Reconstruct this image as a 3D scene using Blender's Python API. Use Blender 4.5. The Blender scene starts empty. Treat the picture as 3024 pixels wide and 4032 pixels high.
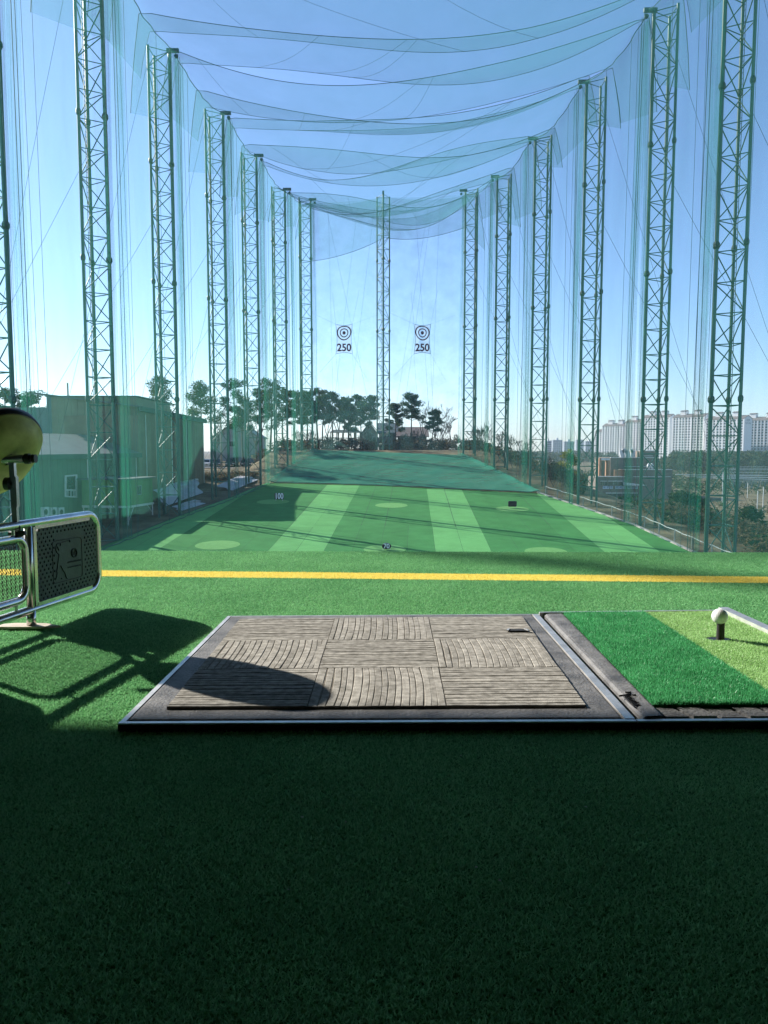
import bpy, bmesh, math, random
import numpy as np
from mathutils import Vector, Matrix, Quaternion

SC = bpy.context.scene
COL = SC.collection
rnd = random.Random(7)

# ------------------------------------------------------------------ camera
CAMZ, FPX = 0.55, 3028.0
PITCH = math.atan((2016 - 1762) / FPX)
cam = bpy.data.cameras.new('camera')
cam.sensor_fit = 'VERTICAL'
cam.sensor_height = 36.0
cam.sensor_width = 27.0
cam.lens = 36.0 * FPX / 4032
cam.clip_start = 0.05
cam.clip_end = 20000
cam_ob = bpy.data.objects.new('camera', cam)
COL.objects.link(cam_ob)
cam_ob.location = (0, 0, CAMZ)
cam_ob.rotation_euler = (math.pi / 2 - PITCH, 0, 0)
SC.camera = cam_ob

# ------------------------------------------------------------------ sky and sun
SUN_EL, SUN_AZ = math.radians(28.4), math.radians(-54.2)      # azimuth from +Y towards +X
sdir = Vector((math.sin(SUN_AZ) * math.cos(SUN_EL), math.cos(SUN_AZ) * math.cos(SUN_EL), math.sin(SUN_EL)))
world = bpy.data.worlds.new('World')
SC.world = world
world.use_nodes = True
wn = world.node_tree
for n in list(wn.nodes):
    wn.nodes.remove(n)
sky = wn.nodes.new('ShaderNodeTexSky')
sky.sky_type = 'NISHITA'
sky.sun_disc = False
sky.sun_elevation = SUN_EL
sky.sun_rotation = SUN_AZ
sky.altitude = 0
sky.air_density = 0.85
sky.dust_density = 0.3
sky.ozone_density = 5.0
bg = wn.nodes.new('ShaderNodeBackground')
bg.inputs['Strength'].default_value = 0.125
wo = wn.nodes.new('ShaderNodeOutputWorld')
wn.links.new(sky.outputs[0], bg.inputs['Color'])
wn.links.new(bg.outputs[0], wo.inputs['Surface'])

sun = bpy.data.lights.new('sun', 'SUN')
sun.energy = 5.0
sun.angle = math.radians(0.53)
sun.color = (1.0, 0.95, 0.87)
sun_ob = bpy.data.objects.new('sun', sun)
COL.objects.link(sun_ob)
sun_ob.rotation_euler = sdir.to_track_quat('Z', 'Y').to_euler()
sun_ob.location = (-30, 20, 60)

vs = SC.view_settings
vs.view_transform = 'Standard'
vs.look = 'None'
vs.gamma = 1.0
vs.exposure = 0.9
vs.use_curve_mapping = False
SC.render.engine = 'CYCLES'
SC.cycles.transparent_max_bounces = 40
SC.cycles.max_bounces = 7
SC.cycles.diffuse_bounces = 3
SC.cycles.glossy_bounces = 3
SC.cycles.transmission_bounces = 4
SC.cycles.volume_bounces = 0
SC.cycles.use_adaptive_sampling = True
SC.cycles.adaptive_threshold = 0.015
SC.cycles.use_denoising = True
SC.cycles.sample_clamp_indirect = 4.0

# ------------------------------------------------------------------ measuring helpers
def ray(px, py):
    cx, cy = (px - 1512) / FPX, (2016 - py) / FPX
    c, s = math.cos(PITCH), math.sin(PITCH)
    return Vector((cx, c + cy * s, -s + cy * c))
CAMP = Vector((0, 0, CAMZ))
def P(px, py, Y):
    d = ray(px, py)
    return CAMP + d * (Y / d.y)
def G(px, py, z=0.0):
    d = ray(px, py)
    return CAMP + d * ((z - CAMZ) / d.z)
RZ0, RSL = -12.97, 0.0765
def R(px, py):
    d = ray(px, py)
    return CAMP + d * ((RZ0 - CAMZ) / (d.z - RSL * d.y))
def lerp(a, b, t):
    return a + (b - a) * t
def interp(x, xs, ys):
    return float(np.interp(x, xs, ys))
def smooth(t):
    t = min(1, max(0, t))
    return t * t * (3 - 2 * t)

# ------------------------------------------------------------------ object helpers
def tag(o, label=None, cat=None, group=None, kind=None):
    if label: o['label'] = label
    if cat: o['category'] = cat
    if group: o['group'] = group
    if kind: o['kind'] = kind
    return o
def org(o):
    v = Vector((0, 0, 0))
    while o is not None:
        v += o.location
        o = o.parent
    return v
def thing(name, label, cat, loc, group=None):
    o = bpy.data.objects.new(name, None)
    o.empty_display_size = 0.2
    COL.objects.link(o)
    o.location = loc
    return tag(o, label, cat, group)
def struct(o):
    o['kind'] = 'structure'
    return o
def link(name, me, parent=None, loc=None, mat4=None):
    o = bpy.data.objects.new(name, me)
    COL.objects.link(o)
    if parent is not None:
        o.parent = parent
    if loc is not None:
        o.location = loc
    if mat4 is not None:
        o.matrix_local = mat4
    return o
def frame_for(d):
    d = d.normalized()
    a = Vector((0, 0, 1)) if abs(d.z) < 0.9 else Vector((1, 0, 0))
    u = d.cross(a).normalized()
    return u, d.cross(u).normalized()

class MB:
    def __init__(s):
        s.v, s.f, s.m = [], [], []
        s.mi = 0
    def face(s, *idx):
        s.f.append(tuple(idx)); s.m.append(s.mi)
    def quad(s, a, b, c, d):
        n = len(s.v); s.v += [Vector(a), Vector(b), Vector(c), Vector(d)]
        s.face(n, n + 1, n + 2, n + 3)
    def tri(s, a, b, c):
        n = len(s.v); s.v += [Vector(a), Vector(b), Vector(c)]
        s.face(n, n + 1, n + 2)
    def hexa(s, p):
        n = len(s.v); s.v += [Vector(q) for q in p]
        for q in ((0, 3, 2, 1), (4, 5, 6, 7), (0, 1, 5, 4), (1, 2, 6, 5), (2, 3, 7, 6), (3, 0, 4, 7)):
            s.face(*[n + i for i in q])
    def box(s, lo, hi):
        (x0, y0, z0), (x1, y1, z1) = lo, hi
        s.hexa([(x0, y0, z0), (x1, y0, z0), (x1, y1, z0), (x0, y1, z0), (x0, y0, z1), (x1, y0, z1), (x1, y1, z1), (x0, y1, z1)])
    def obox(s, c, ax, ay, az):
        """box round centre c with half axes ax, ay, az"""
        c, ax, ay, az = Vector(c), Vector(ax), Vector(ay), Vector(az)
        s.hexa([c - ax - ay - az, c + ax - ay - az, c + ax + ay - az, c - ax + ay - az,
                c - ax - ay + az, c + ax - ay + az, c + ax + ay + az, c - ax + ay + az])
    def bar(s, a, b, w, h, up=(0, 0, 1)):
        a, b = Vector(a), Vector(b)
        d = (b - a).normalized()
        side = d.cross(Vector(up))
        if side.length < 1e-4: side = d.cross(Vector((1, 0, 0)))
        side.normalize(); u = side.cross(d).normalized()
        s.obox((a + b) / 2, (b - a) / 2, side * w / 2, u * h / 2)
    def tube(s, pts, r, n=8, cap=True, closed=False):
        pts = [Vector(p) for p in pts]
        rr = r if isinstance(r, (list, tuple)) else [r] * len(pts)
        base = len(s.v); N = len(pts)
        d0 = (pts[1] - pts[0]).normalized()
        u, w = frame_for(d0)
        for i in range(N):
            if closed:
                d = (pts[(i + 1) % N] - pts[i - 1]).normalized()
            else:
                d = (pts[min(i + 1, N - 1)] - pts[max(i - 1, 0)]).normalized()
            u = (u - d * u.dot(d)).normalized(); w = d.cross(u)
            for k in range(n):
                a = 2 * math.pi * k / n
                s.v.append(pts[i] + (u * math.cos(a) + w * math.sin(a)) * rr[i])
        for i in range(N if closed else N - 1):
            j = (i + 1) % N
            for k in range(n):
                k2 = (k + 1) % n
                s.face(base + i * n + k, base + i * n + k2, base + j * n + k2, base + j * n + k)
        if cap and not closed:
            s.face(*[base + k for k in reversed(range(n))])
            s.face(*[base + (N - 1) * n + k for k in range(n)])
    def grid(s, fn, nu, nv):
        n = len(s.v)
        for j in range(nv + 1):
            for i in range(nu + 1):
                s.v.append(Vector(fn(i / nu, j / nv)))
        for j in range(nv):
            for i in range(nu):
                a = n + j * (nu + 1) + i
                s.face(a, a + 1, a + nu + 2, a + nu + 1)
    def disc(s, c, r, axis=(0, 0, 1), n=24, ry=None):
        c = Vector(c); u, w = frame_for(Vector(axis)); b = len(s.v)
        s.v += [c + u * r * math.cos(2 * math.pi * k / n) + w * (ry or r) * math.sin(2 * math.pi * k / n) for k in range(n)]
        s.face(*range(b, b + n))
    def mesh(s, name, mats, smooth=False, off=None):
        me = bpy.data.meshes.new(name)
        off = off or Vector((0, 0, 0))
        me.from_pydata([tuple(v - off) for v in s.v], [], s.f)
        for m in (mats if isinstance(mats, (list, tuple)) else [mats]):
            me.materials.append(m)
        me.polygons.foreach_set('material_index', s.m)
        if smooth:
            me.polygons.foreach_set('use_smooth', [True] * len(s.f))
        me.update()
        return me
    def build(s, name, mats, parent=None, smooth=False, loc=None):
        """world-space vertices; the object's origin is its thing's origin, or loc"""
        if parent is not None:
            o = link(name, s.mesh(name, mats, smooth, org(parent)), parent)
        else:
            loc = Vector(loc) if loc is not None else Vector((0, 0, 0))
            o = link(name, s.mesh(name, mats, smooth, loc), None, loc)
        return o

def roundrect(u0, u1, v0, v1, r, fn, n=6):
    pts = []
    for cu, cv, a0 in ((u1 - r, v1 - r, 0), (u0 + r, v1 - r, 90), (u0 + r, v0 + r, 180), (u1 - r, v0 + r, 270)):
        for k in range(n + 1):
            a = math.radians(a0 + 90 * k / n)
            pts.append(fn(cu + r * math.cos(a), cv + r * math.sin(a)))
    return pts

# ------------------------------------------------------------------ materials
def mat(name, c, rough=0.6, metal=0.0, spec=0.5, var=0.0, scale=3.0, bump=0.0, bscale=None, c2=None, rand=0.0, detail=6, stretch=None):
    m = bpy.data.materials.new(name)
    m.use_nodes = True
    nt = m.node_tree; N = nt.nodes; L = nt.links
    b = N['Principled BSDF']
    b.inputs['Roughness'].default_value = rough
    b.inputs['Metallic'].default_value = metal
    b.inputs['Specular IOR Level'].default_value = spec
    col = None
    if var or c2 or rand or bump:
        tc = N.new('ShaderNodeTexCoord')
        mp = N.new('ShaderNodeMapping')
        if stretch: mp.inputs['Scale'].default_value = stretch
        L.new(tc.outputs['Object'], mp.inputs['Vector'])
        nz = N.new('ShaderNodeTexNoise')
        nz.inputs['Scale'].default_value = scale
        nz.inputs['Detail'].default_value = detail
        nz.inputs['Roughness'].default_value = 0.62
        L.new(mp.outputs[0], nz.inputs['Vector'])
        rp = N.new('ShaderNodeValToRGB')
        e = rp.color_ramp.elements
        e[0].position, e[1].position = 0.32, 0.68
        ca = tuple(x * (1 - var) for x in c); cb = tuple(min(1, x * (1 + var)) for x in (c2 or c))
        e[0].color = (*ca, 1); e[1].color = (*cb, 1)
        L.new(nz.outputs['Fac'], rp.inputs['Fac'])
        col = rp.outputs[0]
        if rand:
            oi = N.new('ShaderNodeObjectInfo')
            mr = N.new('ShaderNodeMapRange')
            mr.inputs['To Min'].default_value = 1 - rand
            mr.inputs['To Max'].default_value = 1 + rand
            L.new(oi.outputs['Random'], mr.inputs['Value'])
            hs = N.new('ShaderNodeHueSaturation')
            L.new(mr.outputs[0], hs.inputs['Value'])
            L.new(col, hs.inputs['Color'])
            col = hs.outputs[0]
        L.new(col, b.inputs['Base Color'])
        if bump:
            bz = nz
            if bscale:
                bz = N.new('ShaderNodeTexNoise')
                bz.inputs['Scale'].default_value = bscale
                bz.inputs['Detail'].default_value = 5
                L.new(mp.outputs[0], bz.inputs['Vector'])
            bp = N.new('ShaderNodeBump')
            bp.inputs['Strength'].default_value = bump
            bp.inputs['Distance'].default_value = 0.02
            L.new(bz.outputs['Fac'], bp.inputs['Height'])
            L.new(bp.outputs[0], b.inputs['Normal'])
    else:
        b.inputs['Base Color'].default_value = (*c, 1)
    return m

def leafy(name, c, c2, trans=0.35, gloss=0.0, scale=40.0, rough=0.5):
    """thin blades and leaves: diffuse with light coming through, two tones by noise"""
    m = bpy.data.materials.new(name); m.use_nodes = True
    nt = m.node_tree; N = nt.nodes; L = nt.links
    N.remove(N['Principled BSDF'])
    out = N['Material Output']
    g = N.new('ShaderNodeNewGeometry')
    nz = N.new('ShaderNodeTexNoise'); nz.inputs['Scale'].default_value = scale; nz.inputs['Detail'].default_value = 7; nz.inputs['Roughness'].default_value = 0.7
    L.new(g.outputs['Position'], nz.inputs['Vector'])
    ad = N.new('ShaderNodeMath'); ad.operation = 'ADD'
    sc = N.new('ShaderNodeMath'); sc.operation = 'MULTIPLY_ADD'
    L.new(g.outputs['Random Per Island'], sc.inputs[0]); sc.inputs[1].default_value = 0.5; sc.inputs[2].default_value = -0.25
    L.new(nz.outputs['Fac'], ad.inputs[0]); L.new(sc.outputs[0], ad.inputs[1])
    rp = N.new('ShaderNodeValToRGB'); e = rp.color_ramp.elements
    e[0].position, e[1].position = 0.3, 0.72
    e[0].color = (*c, 1); e[1].color = (*c2, 1)
    L.new(ad.outputs[0], rp.inputs['Fac'])
    df = N.new('ShaderNodeBsdfDiffuse'); tr = N.new('ShaderNodeBsdfTranslucent')
    L.new(rp.outputs[0], df.inputs['Color']); L.new(rp.outputs[0], tr.inputs['Color'])
    mx = N.new('ShaderNodeMixShader'); mx.inputs[0].default_value = trans
    L.new(df.outputs[0], mx.inputs[1]); L.new(tr.outputs[0], mx.inputs[2])
    last = mx
    if gloss:
        gl = N.new('ShaderNodeBsdfGlossy'); gl.inputs['Roughness'].default_value = rough
        m2 = N.new('ShaderNodeMixShader'); m2.inputs[0].default_value = gloss
        L.new(mx.outputs[0], m2.inputs[1]); L.new(gl.outputs[0], m2.inputs[2]); last = m2
    L.new(last.outputs[0], out.inputs['Surface'])
    return m

def netting(name, c, cover, vary=0.25, scale=0.35, trans=0.55, stretch=(1, 1, 0.25)):
    """open net: threads cover a share of the sheet, the rest is air"""
    m = bpy.data.materials.new(name); m.use_nodes = True
    nt = m.node_tree; N = nt.nodes; L = nt.links
    N.remove(N['Principled BSDF'])
    out = N['Material Output']
    tc = N.new('ShaderNodeTexCoord'); mp = N.new('ShaderNodeMapping'); mp.inputs['Scale'].default_value = stretch
    L.new(tc.outputs['Object'], mp.inputs['Vector'])
    nz = N.new('ShaderNodeTexNoise'); nz.inputs['Scale'].default_value = scale; nz.inputs['Detail'].default_value = 4
    L.new(mp.outputs[0], nz.inputs['Vector'])
    mr = N.new('ShaderNodeMapRange')
    mr.inputs['From Min'].default_value = 0.3; mr.inputs['From Max'].default_value = 0.7
    mr.inputs['To Min'].default_value = cover * (1 - vary); mr.inputs['To Max'].default_value = cover * (1 + vary)
    L.new(nz.outputs['Fac'], mr.inputs['Value'])
    tp = N.new('ShaderNodeBsdfTransparent')
    df = N.new('ShaderNodeBsdfDiffuse'); df.inputs['Color'].default_value = (*c, 1)
    tr = N.new('ShaderNodeBsdfTranslucent'); tr.inputs['Color'].default_value = (*c, 1)
    mx = N.new('ShaderNodeMixShader'); mx.inputs[0].default_value = trans
    L.new(df.outputs[0], mx.inputs[1]); L.new(tr.outputs[0], mx.inputs[2])
    m2 = N.new('ShaderNodeMixShader')
    L.new(mr.outputs[0], m2.inputs[0]); L.new(tp.outputs[0], m2.inputs[1]); L.new(mx.outputs[0], m2.inputs[2])
    L.new(m2.outputs[0], out.inputs['Surface'])
    return m

M = {}
M['turf_base'] = mat('deck_turf_backing', (0.090, 0.290, 0.105), 0.9, spec=0.1, var=0.5, scale=60, bump=0.5, bscale=350)
M['blade'] = leafy('deck_turf_blades', (0.160, 0.410, 0.170), (0.330, 0.660, 0.305), 0.36, 0.010, 2.6)
M['blade_y'] = leafy('line_blades', (0.85, 0.70, 0.14), (0.95, 0.86, 0.28), 0.25, 0.0, 60)
M['mat_g'] = leafy('hitting_turf_blades', (0.050, 0.31, 0.105), (0.16, 0.58, 0.25), 0.35, 0.03, 14, 0.4)
M['mat_l'] = leafy('light_turf_blades', (0.33, 0.56, 0.20), (0.56, 0.80, 0.38), 0.35, 0.03, 12, 0.4)
M['mat_gb'] = mat('hitting_turf_backing', (0.02, 0.15, 0.04), 0.9, spec=0.1, var=0.4, scale=120)
M['mat_lb'] = mat('light_turf_backing', (0.18, 0.30, 0.07), 0.9, spec=0.1, var=0.3, scale=120)
M['rubber'] = mat('rubber_grey', (0.115, 0.115, 0.118), 0.62, spec=0.35, var=0.35, scale=14, bump=0.25, bscale=160, c2=(0.175, 0.17, 0.165))
M['rubber_shade_dk'] = mat('rubber_and_shade_dark', (0.028, 0.028, 0.029), 0.7, spec=0.3, var=0.3, scale=30, bump=0.2, bscale=200)  # also the painted shade on the mats' front bars
M['strip'] = mat('carpet_strip', (0.25, 0.235, 0.205), 0.95, spec=0.05, var=0.22, scale=55, bump=0.18, bscale=300, c2=(0.37, 0.35, 0.31), rand=0.14)
M['tile_back'] = mat('tile_backing', (0.19, 0.17, 0.14), 0.95, spec=0.05, var=0.3, scale=60)
M['alu'] = mat('aluminium', (0.66, 0.64, 0.61), 0.5, metal=0.9, var=0.18, scale=25, bump=0.05, bscale=120)
M['steel'] = mat('stainless_steel', (0.60, 0.60, 0.58), 0.26, metal=1.0, var=0.15, scale=18, bump=0.03, bscale=60)
M['cream'] = mat('cream_plate', (0.50, 0.42, 0.33), 0.7, var=0.2, scale=20)
M['panel'] = mat('rubber_panel', (0.075, 0.098, 0.088), 0.55, spec=0.4, var=0.25, scale=12, bump=0.1, bscale=150)
M['black'] = mat('black_plastic', (0.012, 0.012, 0.013), 0.45, var=0.2, scale=20)
M['wire'] = mat('mesh_wire', (0.075, 0.065, 0.05), 0.45, metal=0.6, var=0.3, scale=40)
M['yellow'] = mat('yellow_plastic', (0.40, 0.41, 0.12), 0.5, var=0.3, scale=9, c2=(0.50, 0.50, 0.18))
M['ball'] = mat('ball_white', (0.82, 0.82, 0.80), 0.25, spec=0.5)
M['print'] = mat('ball_print', (0.10, 0.08, 0.35), 0.5)
M['tee'] = mat('tee_rubber', (0.016, 0.014, 0.013), 0.6, var=0.3, scale=60)
M['tower'] = mat('tower_green_paint', (0.028, 0.108, 0.078), 0.45, spec=0.45, var=0.35, scale=0.9, c2=(0.045, 0.14, 0.105))
M['tower_dk'] = mat('tower_flange', (0.018, 0.060, 0.045), 0.5, var=0.2, scale=3)
M['cable'] = mat('steel_cable', (0.04, 0.07, 0.07), 0.9, spec=0.05, var=0.2, scale=2)
M['rope'] = mat('net_rope', (0.035, 0.13, 0.11), 0.8, var=0.2, scale=2)
M['rope_l'] = mat('pale_rope', (0.42, 0.47, 0.44), 0.7, var=0.2, scale=2)
NETC = (0.070, 0.290, 0.215)
M['net_side'] = netting('side_net', NETC, 0.195)
M['net_gather'] = netting('gathered_net', (0.035, 0.34, 0.21), 0.085, 0.35, 0.5)
M['net_top'] = netting('ceiling_net', (0.06, 0.27, 0.24), 0.25, 0.15, 0.25, 0.5, (1, 1, 1))
M['net_rear'] = netting('rear_net', (0.13, 0.36, 0.34), 0.17, 0.5, 0.45, 0.6, (1, 1, 1))
M['net_ground'] = netting('ground_net', (0.080, 0.365, 0.250), 0.62, 0.16, 0.35, 0.25, (0.5, 1.2, 1))
M['turf_d'] = mat('range_turf_dark', (0.060, 0.235, 0.070), 0.92, spec=0.1, var=0.13, scale=0.6, rand=0.06, bump=0.25, bscale=25)
M['turf_l'] = mat('range_turf_light', (0.135, 0.390, 0.125), 0.92, spec=0.1, var=0.10, scale=0.6, rand=0.06, bump=0.25, bscale=25)
M['turf_c'] = mat('target_circle_turf', (0.155, 0.375, 0.120), 0.92, spec=0.1, var=0.1, scale=2)
M['soil'] = mat('dry_ground', (0.115, 0.092, 0.060), 0.95, spec=0.1, var=0.4, scale=0.35, c2=(0.17, 0.145, 0.085), bump=0.6, bscale=2.0)
M['asphalt'] = mat('asphalt', (0.16, 0.15, 0.14), 0.9, var=0.2, scale=1)
M['conc'] = mat('concrete', (0.34, 0.33, 0.30), 0.85, var=0.25, scale=2, bump=0.2, bscale=12)
M['snow'] = mat('white_sheet', (0.46, 0.47, 0.49), 0.8, var=0.15, scale=1.5, bump=0.5, bscale=4)
# ================================================================== terrain
TLP = [(50, 55.0, None), (446, 68.5, None), (697, 82.0, (665, 199)), (896, 95.3, (875, 445)),
       (1022, 108.3, (1012, 612)), (1130, 121.7, (1123, 745)), (1229, 135.3, (1215, 785))]
TRP = [(2800, 62.0, None), (2533, 75.8, (2551, 40)), (2284, 89.6, (2291, 322)), (2092, 103.4, (2097, 545)),
       (1948, 117.0, (1951, 695)), (1826, 129.5, (1824, 750))]
def tower_pt(t):
    p = P(t[0], 1573, t[1])
    top = P(t[2][0], t[2][1], t[1]).z if t[2] else 43.2
    return Vector((p.x, t[1], 0)), p.z, top          # inner leg, height of the eye-level ring, top
TL = [tower_pt(t) for t in TLP]
TR = [tower_pt(t) for t in TRP]
LY = [20] + [t[0].y for t in TL]; LX = [-32.5] + [t[0].x for t in TL]
RY = [20] + [t[0].y for t in TR]; RX = [31.5] + [t[0].x for t in TR]
def xl(y): return interp(y, LY, LX)
def xr(y): return interp(y, RY, RX)
END_X, END_Y = [-18.5, -0.4, 20.0], [110.8, 107.3, 99.0]
def yend(x): return interp(x, END_X, END_Y)
def hill(x, y):
    ye = yend(x)
    if y <= ye: return RZ0 + RSL * y
    z0 = RZ0 + RSL * ye
    t = (y - ye) / (134.0 - ye)
    return lerp(z0, 0.12, min(1, t)) if t < 1 else 0.12
def ground(x, y):
    yy = max(y, 25)
    z = hill(x, yy)
    if x < -20:                                        # car park side lies a little lower behind
        z = lerp(z, min(z, -2.9 + 0.02 * (yy - 146)), smooth((-18.5 - x) / 6) * smooth((yy - 104) / 12))
    plain = -13.2
    k = smooth((x - xr(min(yy, 129)) - 4.5) / 26.0)
    if yy > 131 and x > 10:
        k = max(k, smooth((x - 15) / 30))
    k = max(k, smooth((yy - 172) / 90))
    k = max(k, smooth((-x - 150) / 80))
    wob = 0.35 * math.sin(x * 0.31 + y * 0.17) * math.sin(y * 0.23 - x * 0.11)
    inside = (xl(min(yy, 135)) - 1 < x < xr(min(yy, 129)) + 2.5) and yy < 136
    return lerp(z, plain, k) + (0 if inside else wob * (0.6 + 0.6 * k))
def axis(lo, hi, step, far):
    a = list(np.arange(lo, hi + 0.01, step))
    d, e = step, []
    v = hi
    while v < far[1]:
        d *= 1.35; v += d; e.append(v)
    d, v, b = step, lo, []
    while v > far[0]:
        d *= 1.35; v -= d; b.append(v)
    return b[::-1] + a + e
gx = axis(-66, 66, 1.6, (-2600, 2600)); gy = axis(16, 182, 1.6, (5.2, 2600))
gy = [5.2] + [v for v in gy if v > 6]
mb = MB()
for y in gy:
    for x in gx:
        mb.v.append(Vector((x, y, ground(x, y) - 0.05)))
W = len(gx)
for j in range(len(gy) - 1):
    for i in range(W - 1):
        a = j * W + i
        mb.face(a, a + 1, a + W + 1, a + W)
struct(mb.build('ground', M['soil'], smooth=True))

# ================================================================== tee deck, roof, rear wall
E0, E1 = G(392, 2169), G(3024, 2176)
def yedge(x): return E0.y + (E1.y - E0.y) * (x - E0.x) / (E1.x - E0.x)
Y0, Y1 = G(392, 2258), G(3024, 2284)
def yline(x): return Y0.y + (Y1.y - Y0.y) * (x - Y0.x) / (Y1.x - Y0.x)
mb = MB()
mb.hexa([(-14, -4, -0.3), (14, -4, -0.3), (14, yedge(14), -0.3), (-14, yedge(-14), -0.3),
         (-14, -4, 0), (14, -4, 0), (14, yedge(14), 0), (-14, yedge(-14), 0)])
deck = struct(mb.build('floor', M['turf_base']))
mb = MB(); mb.box((-14, -3.6, -14), (14, 3.9, -0.3)); struct(mb.build('wall_front', M['conc']))
EAVE_Z = 3.7
EAVE_Y = 1.50 + EAVE_Z * math.cos(SUN_AZ) / math.tan(SUN_EL)
M['roofm'] = mat('roof_sheet', (0.07, 0.073, 0.075), 0.8, var=0.2, scale=2)
M['wallm'] = mat('rear_wall', (0.08, 0.085, 0.085), 0.8, var=0.2, scale=2)
mb = MB(); mb.box((-14, -4.2, EAVE_Z), (14, EAVE_Y, EAVE_Z + 0.25)); struct(mb.build('roof', M['roofm']))
mb = MB(); mb.box((-14, -4.2, 0.004), (14, -4.0, EAVE_Z - 0.004)); struct(mb.build('wall_rear', M['wallm']))
mb = MB(); mb.box((-14.3, -4.2, -14), (-14.02, 3.9, EAVE_Z - 0.004)); struct(mb.build('wall_left', M['wallm']))
mb = MB(); mb.box((14.02, -4.2, -14), (14.3, 3.9, EAVE_Z - 0.004)); struct(mb.build('wall_right', M['wallm']))

# the mats' outlines (needed before the turf is grown)
MZ = 0.018
MC = [G(464, 2848, MZ), G(2507, 2839, MZ), G(2117, 2416, MZ), G(897, 2424, MZ)]     # stance mat: near-left, near-right, far-right, far-left
HC = [G(2507, 2839, MZ), Vector((1.42, G(3024, 2833, MZ).y + 0.003, MZ)), Vector((1.115, G(2862, 2409, MZ).y + 0.006, MZ)), G(2117, 2416, MZ)]
HC[1].x = 1.13
def bil(c, u, v, z=None):
    p = (c[0] * (1 - u) + c[1] * u) * (1 - v) + (c[3] * (1 - u) + c[2] * u) * v
    return Vector((p.x, p.y, p.z if z is None else z))

# turf pile of the deck: short bent blades
def tri_mesh(name, V, mats, idx=None):
    """V: n x 3 x 3 array of loose triangles"""
    n = len(V)
    me = bpy.data.meshes.new(name)
    me.vertices.add(n * 3); me.vertices.foreach_set('co', V.astype(np.float32).ravel())
    me.loops.add(n * 3); me.loops.foreach_set('vertex_index', np.arange(n * 3, dtype=np.int32))
    me.polygons.add(n); me.polygons.foreach_set('loop_start', np.arange(n, dtype=np.int32) * 3)
    for m in mats: me.materials.append(m)
    if idx is not None: me.polygons.foreach_set('material_index', idx.astype(np.int32))
    me.update(calc_edges=True)
    return me
def pile(name, xs, ys, z0, mats, hmin, hmax, w, lean, rng, midx=None, parent=None):
    n = len(xs)
    az = rng.uniform(0, 2 * np.pi, n); th = rng.uniform(lean[0], lean[1], n)
    h = rng.uniform(hmin, hmax, n); bz = rng.uniform(0, np.pi, n)
    base = np.stack([xs, ys, np.full(n, z0)], 1)
    dx = np.stack([np.cos(bz), np.sin(bz), np.zeros(n)], 1) * (w * rng.uniform(0.7, 1.3, n) / 2)[:, None]
    tip = base + np.stack([np.sin(th) * np.cos(az), np.sin(th) * np.sin(az), np.cos(th)], 1) * h[:, None]
    me = tri_mesh(name, np.stack([base - dx, base + dx, tip], 1), mats, midx)
    o = link(name, me, parent)
    if parent is not None: o.location = -org(parent)
    return o
rng = np.random.default_rng(5)
NB = 1200000
ys = 0.62 + (4.33 - 0.62) * rng.uniform(0, 1, NB) ** 1.15
xs = rng.uniform(-1, 1, NB) * (0.53 * ys + 0.22)
ye = E0.y + (E1.y - E0.y) * (xs - E0.x) / (E1.x - E0.x)
ins = (ys > MC[0].y + 0.004 + 0.012 * xs) & (ys < 2.425 + 0.02 * xs) & (xs > -0.512 + 0.02 * (ys - 1.48)) & (xs < 1.13)
keep = (ys < ye - 0.003) & ~ins
xs, ys = xs[keep], ys[keep]
yl = Y0.y + (Y1.y - Y0.y) * (xs - Y0.x) / (Y1.x - Y0.x)
isl = np.abs(ys - yl + 0.004 * np.sin(xs * 5)) < 0.078 + rng.normal(0, 0.004, len(xs))
g = pile('turf_pile', xs, ys, 0.0, [M['blade'], M['blade_y']], 0.0036, 0.0078, 0.0022, (0.35, 1.2), rng, isl.astype(int))
tag(g, kind='stuff'); g['label'] = 'short green artificial turf with a yellow line across the tee deck'
# the far deck on both sides of the pile still shows the painted line
mb = MB()
mb.quad((-13, yline(-13) - .078, .0012), (13, yline(13) - .078, .0012), (13, yline(13) + .078, .0012), (-13, yline(-13) + .078, .0012))
M['line'] = mat('yellow_line', (0.78, 0.62, 0.12), 0.9, spec=0.1, var=0.15, scale=40)
mb.build('boundary_line', M['line'], deck)

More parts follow.
